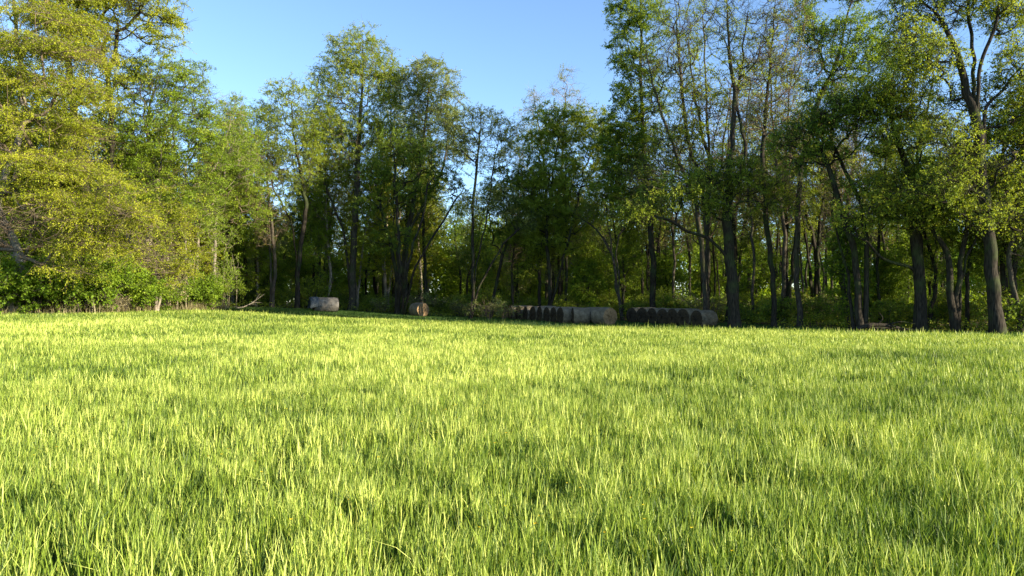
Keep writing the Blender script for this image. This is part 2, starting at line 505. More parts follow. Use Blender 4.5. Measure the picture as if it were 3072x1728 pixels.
# ------------------------------------------------------------------ grass
def blades(r, x, y, h, w, segs, bend, v, lean=0.0):
    n = len(x)
    z = terrain(x, y)
    az = r.random(n) * 2 * np.pi
    dx, dy = np.cos(az), np.sin(az)            # bend direction
    wa = az + np.pi / 2 + r.normal(size=n) * 0.5
    wx, wy = np.cos(wa), np.sin(wa)
    rows = []
    for i in range(segs + 1):
        t = i / segs
        ww = w * (1 - 0.25 * t) if i < segs else w * 0.16
        if segs == 3: ww = w * (0.75, 1.0, 0.8, 0.1)[i]
        off = bend * h * t ** 2 + 0.10 * h * t
        zz = h * t * (1 - 0.32 * np.clip(bend, 0, 1.6) * t ** 1.5) - 0.02 * (i == 0)
        cx = x + dx * off; cy = y + dy * off; cz = z + zz
        tw = t * 0.8
        ux = np.cos(wa + tw); uy = np.sin(wa + tw)
        rows.append(np.stack([cx - ux * ww / 2, cy - uy * ww / 2, cz], -1))
        rows.append(np.stack([cx + ux * ww / 2, cy + uy * ww / 2, cz], -1))
    V = np.stack(rows, 1).reshape(-1, 3)
    k = 2 * (segs + 1)
    b = (np.arange(n) * k)[:, None, None]
    q = np.array([[2 * i, 2 * i + 1, 2 * i + 3, 2 * i + 2] for i in range(segs)])
    Q = (b + q[None]).reshape(-1, 4)
    return V, Q, np.repeat(v, k)

def scatter(r, d0, d1, dens, margin=3.0):
    """points in front of the camera between two distances"""
    hw = 0.72
    A = (hw * (d0 + d1) + 2 * margin) * (d1 - d0)
    n = int(A * dens)
    y = np.sqrt(r.random(n) * (d1 ** 2 - d0 ** 2) + d0 ** 2)
    x = (r.random(n) * 2 - 1) * (hw * y + margin)
    return x, y

def field():
    r = np.random.default_rng(5)
    Vs, Qs, As, b = [], [], [], 0
    for d0, d1, dens, w, segs in ((2.2, 7, 3600, 0.0082, 3), (7, 13, 2000, 0.0108, 2), (13, 24, 950, 0.017, 2), (24, 40, 420, 0.026, 2), (40, 66, 200, 0.042, 1)):
        x, y = scatter(r, d0, d1, dens)
        cs = crop_side(x, y)
        keep = cs < 0.3 * r.random(len(x))
        gap = noise2(x + 50, y, 0.45) * 0.38 + noise2(x, y + 30, 0.17) * 0.34 + noise2(x + 11, y + 5, 0.075 if d1 < 15 else 0.12) * 0.28 + 0.12 * (noise2(x, y, 6) - 0.5)
        keep &= (gap > 0.43) | (r.random(len(x)) < 0.12)
        x, y, gap = x[keep], y[keep], gap[keep]
        n = len(x)
        hgt = 0.185 + 0.08 * noise2(x + 9, y + 7, 1.5) + 0.10 * noise2(x, y, 0.35) + 0.04 * noise2(x, y, 7)
        h = 0.90 * hgt * (0.50 + 0.60 * r.random(n)) * np.where(r.random(n) < 0.02, 1.35, 1.0)
        edge = (cs[keep] > -1.6) & (r.random(n) < 0.10)
        h = np.where(edge, h * 1.6, h)
        left = smooth(-22, -27, x) * smooth(40, 48, y)
        h *= 1 - 0.45 * left
        v = np.clip(0.27 + 0.9 * (h / 0.243 - 0.85).clip(-0.5, 0.5) + 0.26 * r.normal(size=n) + 0.5 * (noise2(x, y, 5.0) - 0.5) + 0.35 * (noise2(x + 3, y, 0.8) - 0.5), 0, 1)  # taller blades paler, shorter darker: sunlit tips and shadowed gaps put into colour
        bend = np.abs(r.normal(size=n)) * 0.17 + 0.03
        bend[r.random(n) < 0.05] += 0.6
        V, Q, A = blades(r, x, y, h, w * (0.6 + 0.7 * r.random(n)), segs, bend, v)
        Vs.append(V); Qs.append(Q + b); As.append(A); b += len(V)
    m = leaf_mat('grass_blade', (0.055, 0.11, 0.012), (0.27, 0.37, 0.042), (0.61, 0.66, 0.16), trans=0.28, tcol=(1.1, 1.1, 0.5), rough=0.5, spec=0.3)
    o = mesh_obj('tall_grass', np.vstack(Vs), np.vstack(Qs), m, attr=np.concatenate(As))
    tag(o, 'knee-high bright yellow-green grain crop filling the sunlit field', 'grass', kind='stuff')
field()

def mown():
    r = np.random.default_rng(15)
    n = 330000
    x = r.random(n) * 70 - 38; y = r.random(n) * 62 + 22
    k = (crop_side(x, y) > 0.1) & (wood_side(x, y) < 1.5)
    x, y = x[k], y[k]; n = len(x)
    h = 0.07 + 0.06 * r.random(n) + 0.05 * noise2(x, y, 1.5)
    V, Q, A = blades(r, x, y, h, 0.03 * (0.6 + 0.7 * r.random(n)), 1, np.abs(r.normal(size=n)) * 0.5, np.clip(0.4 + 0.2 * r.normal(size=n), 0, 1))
    m = leaf_mat('mown_blade', (0.035, 0.085, 0.015), (0.07, 0.14, 0.022), (0.13, 0.21, 0.04), trans=0.35)  # greens darkened so the strip reads as lying in shadow
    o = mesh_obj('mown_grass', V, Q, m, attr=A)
    tag(o, 'short shaded green grass strip between the tall crop and the wood', 'grass', kind='stuff')
mown()

# ------------------------------------------------------------------ the trees one can tell apart
hero('leafy_tree', 'huge yellow-olive tree with drooping sprays cut off by the left edge of the photo', 45,
     [[(40, 930), (50, 760, 0.5), (-10, 600, 1), (60, 380, 1), (40, 120, 1), (20, -150, 1)], [(40, 930), (-60, 650, 2), (-180, 300, 2), (-220, -50, 2)]], [0.42, 0.3],
     [(70, 60, 160, 110, -1), (120, 250, 150, 120, -3), (90, 420, 130, 110, -4), (160, 560, 150, 70, -4, 1.2), (300, 640, 160, 80, -4, 1.2), (60, 640, 90, 70, -3), (90, 720, 120, 60, -3),
      (430, 730, 90, 70, -3), (220, 760, 130, 70, -3), (-120, 300, 160, 260, 0), (-100, 650, 130, 120, -1), (60, -130, 190, 110, 0), (30, 560, 60, 60, -4), (200, 430, 110, 90, -2), (260, 180, 80, 110, -2), (180, 60, 120, 110, -1), (240, 560, 110, 90, -3), (30, 200, 110, 140, -3), (150, 140, 130, 90, -4), (240, 300, 110, 90, -4), (110, 520, 120, 90, -5), (370, 600, 90, 50, -5), (180, 680, 130, 60, -5)],
     1350, leaf='olive', bark='bark_pale', twig='twig', bare=lambda p: np.where(noise2(p[:, 0] + p[:, 1] + 60, p[:, 2] * 1.3, 2.3) < 0.31, 0.9, 0.03), clear=2.2, seed=11, layer=2.1, n_tw=7, tw_len=1.05, n_lf=18, lf=(0.10, 0.045), droop=0.34, flat=0.3, bf=0.2, kd=0.25, inner=0.7, tip=0.016)
hero('leafy_tree', 'tall dark-limbed tree with flat olive sprays reaching right into the sky at upper left', 50,
     [[(250, 930), (262, 700), (230, 450), (200, 200), (180, -60)], [(250, 930), (300, 640, 1), (330, 420, 1), (300, 130, 1)]], [0.38, 0.24],
     [(380, 40, 150, 70, 0, 1.2), (470, 90, 90, 60, -1), (300, -60, 220, 90, 0), (240, 170, 110, 80, 1), (420, 170, 90, 40, 0, .7), (330, 260, 110, 70, -1), (250, 330, 90, 90, -1), (210, 40, 110, 100), (520, 40, 50, 50), (250, 100, 110, 90), (180, -30, 120, 80)],
     640, leaf='olive', bark='bark_dark', twig='bark_dark', bare=lambda p: np.where(noise2(p[:, 0] + 60, p[:, 2] * 1.3, 2.0) < 0.3, 0.9, 0.04), clear=4, seed=12, layer=1.8, n_tw=6, tw_len=1.0, n_lf=15, lf=(0.12, 0.055), droop=0.22, flat=0.3, inner=0.6, kd=0.3, tip=0.02)
hero('leafy_tree', 'broad olive-green tree with a pale limb, right of the giant at the left edge', 54,
     [[(430, 928), (440, 720), (470, 560), (440, 380), (470, 200)], [(430, 928), (380, 700, 1), (330, 500, 1), (310, 300, 1)]], [0.33, 0.22],
     [(450, 230, 110, 80, -1), (560, 290, 90, 80), (380, 330, 100, 90), (520, 400, 120, 80, -2), (610, 420, 60, 90), (470, 500, 100, 70, -2), (570, 520, 80, 80), (300, 420, 100, 90, 1), (600, 340, 60, 70), (350, 520, 110, 60, -2), (480, 610, 120, 70, -2), (380, 440, 110, 80, -2), (640, 520, 50, 100), (560, 220, 70, 40), (600, 640, 60, 60), (500, 330, 90, 60, -2), (400, 240, 90, 70, -2)],
     860, leaf='lime', bark='bark_pale', twig='bark', bare=lambda p: np.where(noise2(p[:, 0] + p[:, 1] + 60, p[:, 2] * 1.3, 2.3) < 0.31, 0.9, 0.03), clear=3, seed=13, layer=0.0, n_tw=6, tw_len=0.95, n_lf=15, lf=(0.12, 0.052), droop=0.25, flat=0.3, inner=0.6, kd=0.3, tip=0.018)
hero('leafy_tree', 'low yellow-green tree spilling down to the shrubs below the broken limb', 52,
     [[(470, 928), (465, 780), (440, 680)], [(470, 928), (500, 800), (520, 660)]], [0.16, 0.12],
     [(440, 700, 110, 70, -2), (520, 650, 80, 90, -1), (480, 800, 80, 70, -1), (380, 770, 90, 60, -2), (560, 780, 50, 80)],
     260, leaf='olive', bark='bark_pale', twig='twig', bare=lambda p: np.where(noise2(p[:, 0] + p[:, 1] + 60, p[:, 2] * 1.3, 2.3) < 0.31, 0.9, 0.03), clear=1.2, seed=14, layer=1.3, n_tw=6, tw_len=0.85, n_lf=14, lf=(0.10, 0.048), droop=0.25, flat=0.35)
hero('leafy_tree', 'slim pale green tree with bare twigs on top beside the big olive tree', 62,
     [[(560, 922), (556, 720), (550, 560), (580, 400), (640, 300)]], [0.13],
     [(690, 330, 60, 60), (660, 420, 80, 80), (600, 600, 70, 110), (720, 460, 60, 90), (640, 700, 60, 90)],
     280, leaf='lime', bark='bark_pale', twig='twig_pale', clear=5, seed=15, n_tw=5, tw_len=0.8, n_lf=9, lf=(0.14, 0.07), bare=lambda p: np.where(p[:, 2] > 15, 0.5, 0.05))
hero('leafy_tree', 'fresh green tree with a rounded top left of the olive and brown crowned tree', 68,
     [[(640, 918), (642, 760), (655, 600), (690, 430), (700, 300)]], [0.17],
     [(700, 340, 55, 55), (720, 430, 75, 80), (760, 540, 60, 90), (680, 560, 60, 90), (740, 640, 70, 60)],
     280, leaf='lime', bark='bark_pale', twig='twig', clear=5, seed=16, n_tw=5, tw_len=0.8, n_lf=11, lf=(0.15, 0.08))
hero('leafy_tree', 'medium tree with olive and brownish crown and a leaning dark trunk', 72,
     [[(892, 922), (896, 760), (915, 640), (905, 540), (880, 420), (870, 300)], [(892, 922), (880, 700, 1), (820, 560, 1), (790, 420, 1)]], [0.27, 0.12],
     [(865, 280, 75, 45), (830, 350, 80, 60), (910, 370, 55, 60), (880, 450, 90, 60), (800, 450, 60, 60), (900, 540, 70, 60), (830, 600, 80, 60, 0, .6), (790, 350, 50, 50), (930, 430, 40, 50)],
     560, leaf='mid', bark='bark_dark', twig='bark', clear=8, seed=17, n_tw=5, tw_len=0.8, n_lf=8, lf=(0.15, 0.085), dens=0.8)
hero('leafy_tree', 'tallest tree of the middle wood edge, airy pointed green crown against the sky', 76,
     [[(1055, 930), (1060, 760), (1068, 600), (1075, 400), (1085, 250), (1085, 100)], [(1055, 930), (1030, 700, 1), (960, 520, 1), (940, 400, 1)]], [0.42, 0.2],
     [(1085, 105, 45, 45), (1090, 170, 95, 70), (1020, 200, 70, 60), (1150, 210, 65, 60), (980, 290, 80, 60), (1090, 280, 120, 70), (1170, 290, 50, 70), (960, 380, 80, 60), (1060, 390, 130, 70), (1150, 390, 60, 60), (1050, 490, 120, 60, 0, .7), (960, 480, 60, 60), (1010, 130, 40, 40), (960, 240, 50, 40), (1190, 240, 40, 50)],
     1050, leaf='mid', bark='bark', twig='twig', clear=9, seed=18, n_tw=5, tw_len=0.95, n_lf=11, lf=(0.16, 0.09), inner=0.45, dens=0.85, kd=0.7)
hero('leafy_tree', 'full rounded yellow-green crown just right of the tallest middle tree', 75,
     [[(1212, 935), (1215, 760), (1240, 600), (1270, 420), (1290, 220)], [(1212, 935), (1230, 700, -1), (1320, 520, -1), (1350, 380, -1)], [(1212, 935), (1190, 760, 1), (1180, 560, 1), (1210, 400, 1)]], [0.34, 0.24, 0.2],
     [(1270, 195, 60, 30), (1290, 240, 90, 65), (1240, 280, 60, 60), (1340, 310, 55, 70), (1290, 350, 90, 60), (1360, 400, 40, 60), (1230, 400, 60, 60), (1300, 440, 80, 50), (1370, 450, 40, 40)],
     520, leaf='pale', bark='bark', twig='twig', clear=9, seed=19, n_tw=5, tw_len=0.9, n_lf=12, lf=(0.15, 0.085), dens=0.95)
hero('leafy_tree', 'dense dark green tree with many crooked leaning stems behind the single round bale', 71,
     [[(1190, 938), (1185, 800), (1150, 660), (1120, 520)], [(1195, 938), (1200, 780, -1), (1190, 640, -1), (1180, 460, -1)], [(1205, 938), (1225, 790, -2), (1270, 640, -2), (1290, 500, -2)], [(1212, 938), (1250, 800, -2), (1330, 660, -2), (1390, 560, -2)]], [0.22, 0.24, 0.2, 0.17],
     [(1180, 430, 60, 50), (1260, 470, 80, 60), (1150, 520, 70, 60), (1320, 540, 70, 60), (1380, 590, 40, 50), (1230, 570, 90, 60), (1130, 620, 70, 60), (1170, 720, 80, 50, 0, .6)],
     480, leaf='deep', bark='bark_dark', twig='bark_dark', clear=6, seed=20, n_tw=5, tw_len=0.85, n_lf=10, lf=(0.15, 0.09), tip=0.02)
hero('leafy_tree', 'slender forked tree with two spreading dark stems standing left of the left bale row', 66,
     [[(1410, 948), (1420, 860), (1418, 700), (1425, 540), (1440, 400), (1445, 330)], [(1412, 948), (1440, 860, -.5), (1490, 770, -1), (1520, 720, -1), (1600, 660, -1)], [(1410, 948), (1425, 820), (1455, 680, .5), (1480, 500, .5), (1500, 400, .5)]], [0.17, 0.15, 0.10],
     [(1430, 340, 50, 25), (1400, 400, 60, 45), (1470, 400, 60, 50), (1500, 460, 50, 50), (1420, 480, 60, 50, 0, .6), (1440, 620, 80, 50, 0, .8), (1510, 600, 70, 50), (1560, 660, 60, 40), (1350, 370, 60, 40), (1480, 350, 40, 30), (1380, 430, 50, 40), (1530, 400, 40, 50)],
     480, leaf='pale', bark='bark_dark', twig='bark_dark', clear=5, seed=21, n_tw=5, tw_len=0.8, n_lf=7, lf=(0.14, 0.08), dens=0.8)
hero('leafy_tree', 'dark leafy tree whose lower boughs hang over the left bale row', 69.5,
     [[(1470, 950), (1500, 800), (1540, 640), (1560, 500)]], [0.18],
     [(1520, 560, 70, 70), (1470, 600, 60, 60), (1560, 640, 80, 60), (1500, 700, 70, 40), (1590, 540, 60, 70)],
     300, leaf='deep', bark='bark_dark', twig='bark_dark', clear=5, seed=22, n_tw=5, tw_len=0.8, n_lf=13, lf=(0.14, 0.09))
hero('leafy_tree', 'pale tree with bare grey top twigs rising behind the dark green edge trees', 82,
     [[(1640, 935), (1640, 600), (1620, 400), (1600, 280)], [(1640, 935), (1680, 600), (1690, 400), (1700, 250)]], [0.2, 0.2],
     [(1600, 330, 50, 60), (1690, 310, 60, 70), (1570, 420, 50, 50), (1650, 400, 80, 60), (1760, 350, 50, 50), (1600, 290, 20, 30), (1700, 240, 35, 40)],
     330, leaf='pale', bark='bark', twig='twig_pale', clear=9, seed=23, n_tw=5, tw_len=0.9, n_lf=8, lf=(0.15, 0.08), bare=lambda p: np.where(p[:, 2] > 22, 0.85, 0.12), inner=0.6)
hero('leafy_tree', 'dense dark green tree with a broad crown above the left bale row', 68,
     [[(1642, 960), (1650, 850), (1640, 700), (1660, 520), (1680, 380)], [(1642, 960), (1700, 740, -1), (1740, 560, -1)]], [0.22, 0.15],
     [(1690, 380, 60, 60), (1620, 440, 70, 70), (1730, 430, 80, 60), (1600, 540, 70, 70), (1690, 540, 100, 70, -1), (1780, 500, 60, 60), (1620, 640, 90, 60), (1720, 650, 90, 60), (1570, 700, 60, 40), (1680, 730, 110, 30), (1790, 370, 60, 50), (1640, 350, 60, 40), (1840, 440, 60, 60), (1720, 340, 50, 30)],
     760, leaf='mid', bark='bark_dark', twig='bark_dark', clear=6, seed=24, n_tw=5, tw_len=0.85, n_lf=15, lf=(0.15, 0.09), inner=0.6)
hero('leafy_tree', 'twisted forked tree with pale lit limbs standing behind the left bale row', 65,
     [[(1868, 965), (1850, 860), (1838, 770), (1790, 690), (1740, 650)], [(1868, 965), (1856, 840), (1850, 730), (1890, 660), (1930, 560)], [(1868, 965), (1852, 850), (1830, 720), (1820, 600)]], [0.16, 0.1, 0.1],
     [(1850, 600, 90, 50), (1780, 640, 70, 40), (1930, 600, 70, 60), (1880, 520, 70, 50)],
     220, leaf='deep', bark='bark', twig='twig', clear=5, seed=25, n_tw=4, tw_len=0.8, n_lf=8, lf=(0.14, 0.08))
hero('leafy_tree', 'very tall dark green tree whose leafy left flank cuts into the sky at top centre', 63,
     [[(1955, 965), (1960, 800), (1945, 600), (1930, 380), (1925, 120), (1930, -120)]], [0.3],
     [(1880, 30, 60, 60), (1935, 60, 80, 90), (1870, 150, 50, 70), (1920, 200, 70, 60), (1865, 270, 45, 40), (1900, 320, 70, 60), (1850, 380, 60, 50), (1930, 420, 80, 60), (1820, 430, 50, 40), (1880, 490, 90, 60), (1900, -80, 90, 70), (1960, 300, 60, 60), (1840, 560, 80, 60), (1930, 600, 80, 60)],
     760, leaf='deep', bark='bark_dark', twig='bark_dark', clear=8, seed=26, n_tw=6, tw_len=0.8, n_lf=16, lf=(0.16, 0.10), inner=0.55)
hero('leafy_tree', 'tall tree of steep reddish bare limbs and thin leaves left of the thick mossy trunk', 58,
     [[(2120, 968), (2110, 800), (2090, 620), (2030, 460), (1980, 320), (1940, 150)], [(2120, 968), (2125, 780, 1), (2105, 560, 1), (2060, 380, 1), (2040, 150, 1), (2020, -100, 1)], [(2120, 968), (2120, 760, 1), (2130, 520, 1), (2120, 250, 1), (2110, -100, 1)]], [0.22, 0.22, 0.2],
     [(2000, 200, 90, 120), (2060, 60, 100, 100), (2020, 420, 100, 70), (1960, 520, 90, 50), (2100, 300, 80, 90), (2080, 540, 90, 60)],
     560, leaf='mid', bark='bark', twig='bark', clear=8, seed=27, n_tw=5, tw_len=1.0, n_lf=5, lf=(0.14, 0.08), kd=1.2, dens=0.55, tip=0.018)
hero('leafy_tree', 'thick straight mossy trunk with one long bough arching left over the right bale row', 49,
     [[(2203, 985), (2198, 860), (2185, 700), (2180, 560), (2205, 400), (2200, 220), (2180, 0), (2170, -200)], [(2203, 985), (2196, 850), (2180, 770), (2115, 712, -.5), (2060, 690, -1), (1990, 655, -1.5), (1900, 650, -1.5)],
      [(2203, 985), (2190, 620), (2240, 480, .5), (2215, 300, .5), (2240, 100, .5), (2260, -150, .5)]], [0.43, 0.15, 0.2],
     [(2170, 520, 110, 60, -1), (2080, 560, 110, 60, -1), (2260, 540, 90, 60, -1), (1980, 600, 110, 50, -1), (1900, 640, 90, 40, -1), (2240, 200, 90, 120, 0, .5), (2180, 60, 90, 120, 0, .5), (2150, 620, 80, 40, -1), (2320, 600, 80, 50, -1), (2300, 60, 70, 90, 0, .4)],
     700, leaf='mid', bark='bark_dark', twig='bark_dark', clear=6, seed=28, n_tw=5, tw_len=0.85, n_lf=10, lf=(0.14, 0.085), inner=0.5, kd=0.8, dens=0.72, bare=lambda p: np.where(p[:, 2] > 12, 0.5, 0.0))
hero('leafy_tree', 'straight dark trunk second to the right of the thick mossy one, thin lit crown', 50,
     [[(2322, 985), (2318, 820), (2300, 640), (2290, 450), (2310, 250), (2330, 0), (2330, -150)]], [0.2],
     [(2360, 60, 80, 90), (2300, 180, 80, 90), (2400, 200, 80, 70), (2330, 330, 90, 70), (2260, 350, 70, 60), (2380, 420, 80, 60), (2330, 560, 90, 50)],
     440, leaf='pale', bark='bark_dark', twig='twig', clear=8, seed=29, n_tw=5, tw_len=0.9, n_lf=7, lf=(0.14, 0.08), kd=0.9, dens=0.6)
hero('leafy_tree', 'tree carrying a bright yellow-green leaf mass high above the middle of the right wood', 51,
     [[(2397, 985), (2392, 760), (2400, 560), (2450, 330), (2520, 160), (2560, 0)]], [0.21],
     [(2560, 90, 80, 60, -1, 1.3), (2620, 140, 70, 60, -1), (2540, 180, 90, 50, -1), (2460, 120, 70, 60), (2640, 220, 60, 50), (2560, -40, 90, 60), (2480, 250, 80, 60), (2420, 60, 50, 80)],
     420, leaf='shrub', bark='bark', twig='bark', clear=10, seed=30, n_tw=5, tw_len=0.85, n_lf=11, lf=(0.15, 0.09), kd=0.8)
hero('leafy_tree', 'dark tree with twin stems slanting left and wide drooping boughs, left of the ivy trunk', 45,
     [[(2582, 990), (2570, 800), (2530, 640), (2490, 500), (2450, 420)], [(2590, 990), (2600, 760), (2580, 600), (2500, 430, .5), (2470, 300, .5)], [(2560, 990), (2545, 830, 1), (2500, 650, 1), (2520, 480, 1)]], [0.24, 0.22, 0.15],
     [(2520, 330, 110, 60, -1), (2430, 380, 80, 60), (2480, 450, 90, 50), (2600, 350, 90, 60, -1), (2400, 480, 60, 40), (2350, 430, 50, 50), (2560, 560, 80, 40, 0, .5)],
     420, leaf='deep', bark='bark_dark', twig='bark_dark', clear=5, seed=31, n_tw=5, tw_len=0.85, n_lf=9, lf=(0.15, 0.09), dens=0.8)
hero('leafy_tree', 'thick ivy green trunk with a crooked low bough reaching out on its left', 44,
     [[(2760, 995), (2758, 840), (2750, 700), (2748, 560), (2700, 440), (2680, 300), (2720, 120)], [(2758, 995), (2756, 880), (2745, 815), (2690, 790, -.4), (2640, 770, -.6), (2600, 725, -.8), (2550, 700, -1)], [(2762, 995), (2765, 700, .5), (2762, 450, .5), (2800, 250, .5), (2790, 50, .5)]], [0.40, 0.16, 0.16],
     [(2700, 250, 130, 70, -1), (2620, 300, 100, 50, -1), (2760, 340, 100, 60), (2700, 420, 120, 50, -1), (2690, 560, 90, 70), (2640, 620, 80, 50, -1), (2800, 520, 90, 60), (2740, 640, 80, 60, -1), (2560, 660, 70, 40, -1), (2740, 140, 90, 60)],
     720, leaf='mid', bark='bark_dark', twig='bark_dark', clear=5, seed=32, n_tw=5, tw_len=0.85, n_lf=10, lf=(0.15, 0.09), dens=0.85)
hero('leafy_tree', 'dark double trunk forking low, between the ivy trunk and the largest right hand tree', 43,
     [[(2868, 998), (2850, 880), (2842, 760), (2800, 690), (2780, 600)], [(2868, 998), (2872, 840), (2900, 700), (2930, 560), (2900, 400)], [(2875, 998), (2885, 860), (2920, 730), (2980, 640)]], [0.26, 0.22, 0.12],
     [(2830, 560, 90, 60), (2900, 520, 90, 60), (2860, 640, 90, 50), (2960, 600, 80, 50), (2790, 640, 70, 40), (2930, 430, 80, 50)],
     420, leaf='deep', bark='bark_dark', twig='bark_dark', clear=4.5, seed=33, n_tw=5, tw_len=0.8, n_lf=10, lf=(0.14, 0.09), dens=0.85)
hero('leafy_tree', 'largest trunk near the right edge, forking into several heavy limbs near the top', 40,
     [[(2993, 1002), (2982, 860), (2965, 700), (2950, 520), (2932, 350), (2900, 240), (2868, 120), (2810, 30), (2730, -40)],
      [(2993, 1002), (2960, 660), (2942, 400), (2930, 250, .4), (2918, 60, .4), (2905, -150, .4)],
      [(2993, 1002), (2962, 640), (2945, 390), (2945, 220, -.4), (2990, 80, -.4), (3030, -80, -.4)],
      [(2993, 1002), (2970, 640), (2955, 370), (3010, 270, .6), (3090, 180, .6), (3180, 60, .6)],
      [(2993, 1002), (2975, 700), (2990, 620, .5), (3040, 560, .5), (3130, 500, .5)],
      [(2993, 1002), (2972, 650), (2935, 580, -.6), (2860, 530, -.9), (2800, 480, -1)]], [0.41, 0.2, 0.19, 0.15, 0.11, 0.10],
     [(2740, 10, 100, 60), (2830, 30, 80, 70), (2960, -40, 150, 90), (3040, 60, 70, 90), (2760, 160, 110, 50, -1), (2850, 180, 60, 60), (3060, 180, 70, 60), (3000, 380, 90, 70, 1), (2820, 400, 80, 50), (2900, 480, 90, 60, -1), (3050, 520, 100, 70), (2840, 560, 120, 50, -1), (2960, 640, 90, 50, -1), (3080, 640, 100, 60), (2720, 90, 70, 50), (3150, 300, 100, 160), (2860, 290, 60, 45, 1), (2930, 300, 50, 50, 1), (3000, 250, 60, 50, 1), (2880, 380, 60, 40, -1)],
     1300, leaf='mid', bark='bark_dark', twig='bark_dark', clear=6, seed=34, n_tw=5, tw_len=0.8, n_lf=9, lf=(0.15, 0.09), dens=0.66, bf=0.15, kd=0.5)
hero('leafy_tree', 'crooked pale stemmed tree cut by the right edge of the photo', 42,
     [[(3060, 1000), (3040, 850), (3030, 760), (3070, 640), (3110, 520)]], [0.16],
     [(3100, 560, 90, 80), (3060, 660, 70, 60), (3120, 760, 70, 70), (3170, 420, 100, 120)],
     260, leaf='pale', bark='bark', twig='twig', clear=4, seed=35, n_tw=5, tw_len=0.8, n_lf=8, lf=(0.14, 0.08))

hero('leafy_tree', 'light green tree filling the dip left of the tallest middle tree', 82,
     [[(985, 925), (985, 700), (975, 500), (970, 380)]], [0.2],
     [(960, 340, 60, 50), (1000, 400, 70, 60), (930, 440, 60, 60), (1000, 500, 80, 60), (950, 580, 70, 60), (1020, 620, 60, 50)],
     300, leaf='pale', bark='bark', twig='twig', clear=7, seed=51, n_tw=5, tw_len=0.9, n_lf=9, lf=(0.15, 0.085))
hero('leafy_tree', 'light green tree filling the dip between the two highest middle crowns', 84,
     [[(1150, 925), (1155, 700), (1170, 500), (1180, 340)]], [0.22],
     [(1180, 290, 50, 50), (1190, 370, 60, 60), (1150, 450, 70, 60), (1210, 480, 60, 60), (1130, 560, 60, 60)],
     300, leaf='pale', bark='bark', twig='twig', clear=7, seed=52, n_tw=5, tw_len=0.9, n_lf=9, lf=(0.15, 0.085))
hero('leafy_tree', 'green tree with a wide crown behind the leaning dark trunk of the brownish tree', 80,
     [[(770, 922), (765, 700), (750, 520), (740, 380)]], [0.2],
     [(720, 380, 60, 50), (770, 420, 70, 60), (700, 480, 60, 60), (780, 540, 70, 70), (840, 500, 60, 60), (720, 600, 70, 60), (640, 420, 50, 60)],
     330, leaf='mid', bark='bark', twig='twig', clear=7, seed=53, n_tw=5, tw_len=0.9, n_lf=10, lf=(0.15, 0.085))

# ------------------------------------------------------------------ slim trees and deeper wood: prototypes copied in a loop
def generic(seed, Ht, leaf, twig='bark_dark', bark='bark_dark', crown0=0.35, cr=0.17, N=240, n_lf=12, lf=(0.16, 0.10), dens=0.95, r0=0.011, lean=0.06, tw=4):
    r = np.random.default_rng(seed)
    lx, ly = r.normal(size=2) * lean * Ht
    mid = r.normal(size=2) * 0.02 * Ht
    stem = [(0, 0, 0), (mid[0], mid[1], Ht * 0.3), (lx * .6 - mid[0], ly * .6, Ht * 0.65), (lx, ly, Ht * 0.96)]
    stems = [stem]; r0s = [Ht * r0]
    if r.random() < 0.4:
        a = r.random() * 6.28
        stems.append([(0.1, 0, 0), (math.cos(a) * .04 * Ht, math.sin(a) * .04 * Ht, Ht * 0.35), (math.cos(a) * .12 * Ht, math.sin(a) * .12 * Ht, Ht * 0.8)]); r0s.append(Ht * r0 * 0.7)
    lobes = []
    for k in range(8):
        t = crown0 + (1 - crown0) * (k + 0.4) / 8
        w = cr * Ht * (1.0 - 0.55 * abs(t - 0.6) / 0.4)
        a = r.random() * 6.28; q = w * 0.7 * r.random()
        lobes.append((lx * t + math.cos(a) * q, ly * t + math.sin(a) * q, t * Ht, w * .75, w * .75, Ht * 0.075))
    return dict(stems=stems, r0s=r0s, lobes=lobes, N=int(N * 1.5), leaf=leaf, bark=bark, twig=twig, clear=Ht * crown0 * 0.6, seed=seed, n_tw=tw, n_lf=n_lf, lf=lf, dens=dens, tw_len=0.8)

DESC = {}
def proto(key, desc, **kw):
    DESC[key] = (kw, desc); return key
P_TALL = [proto('ta', 'tall slender tree with thin dark green crown', **generic(101, 21, 'mid', crown0=0.42, N=300, dens=0.7)),
          proto('tb', 'tall slender tree with sparse pale spring leaves', **generic(102, 22, 'pale', crown0=0.4, N=300, dens=0.6, n_lf=7, twig='twig')),
          proto('tc', 'tall slender tree with deep green crown', **generic(103, 20, 'mid', crown0=0.38, N=300, dens=0.7)),
          proto('td', 'tall almost leafless tree with brown upright twigs', **generic(104, 22, 'gold', crown0=0.35, N=320, dens=0.22, n_lf=5, twig='twig', bark='bark'))]
P_MID = [proto('ma', 'medium tree with fresh green crown', **generic(111, 13, 'mid', crown0=0.3, cr=0.2, N=260)),
         proto('mb', 'medium tree with yellow-green crown', **generic(112, 12, 'lime', crown0=0.3, cr=0.2, N=240, twig='bark')),
         proto('mc', 'medium tree with dark glossy crown', **generic(113, 14, 'deep', crown0=0.3, cr=0.2, N=260)),
         proto('md', 'medium tree with pale green leaves', **generic(114, 12, 'pale', crown0=0.3, cr=0.2, N=240, n_lf=7, twig='twig'))]
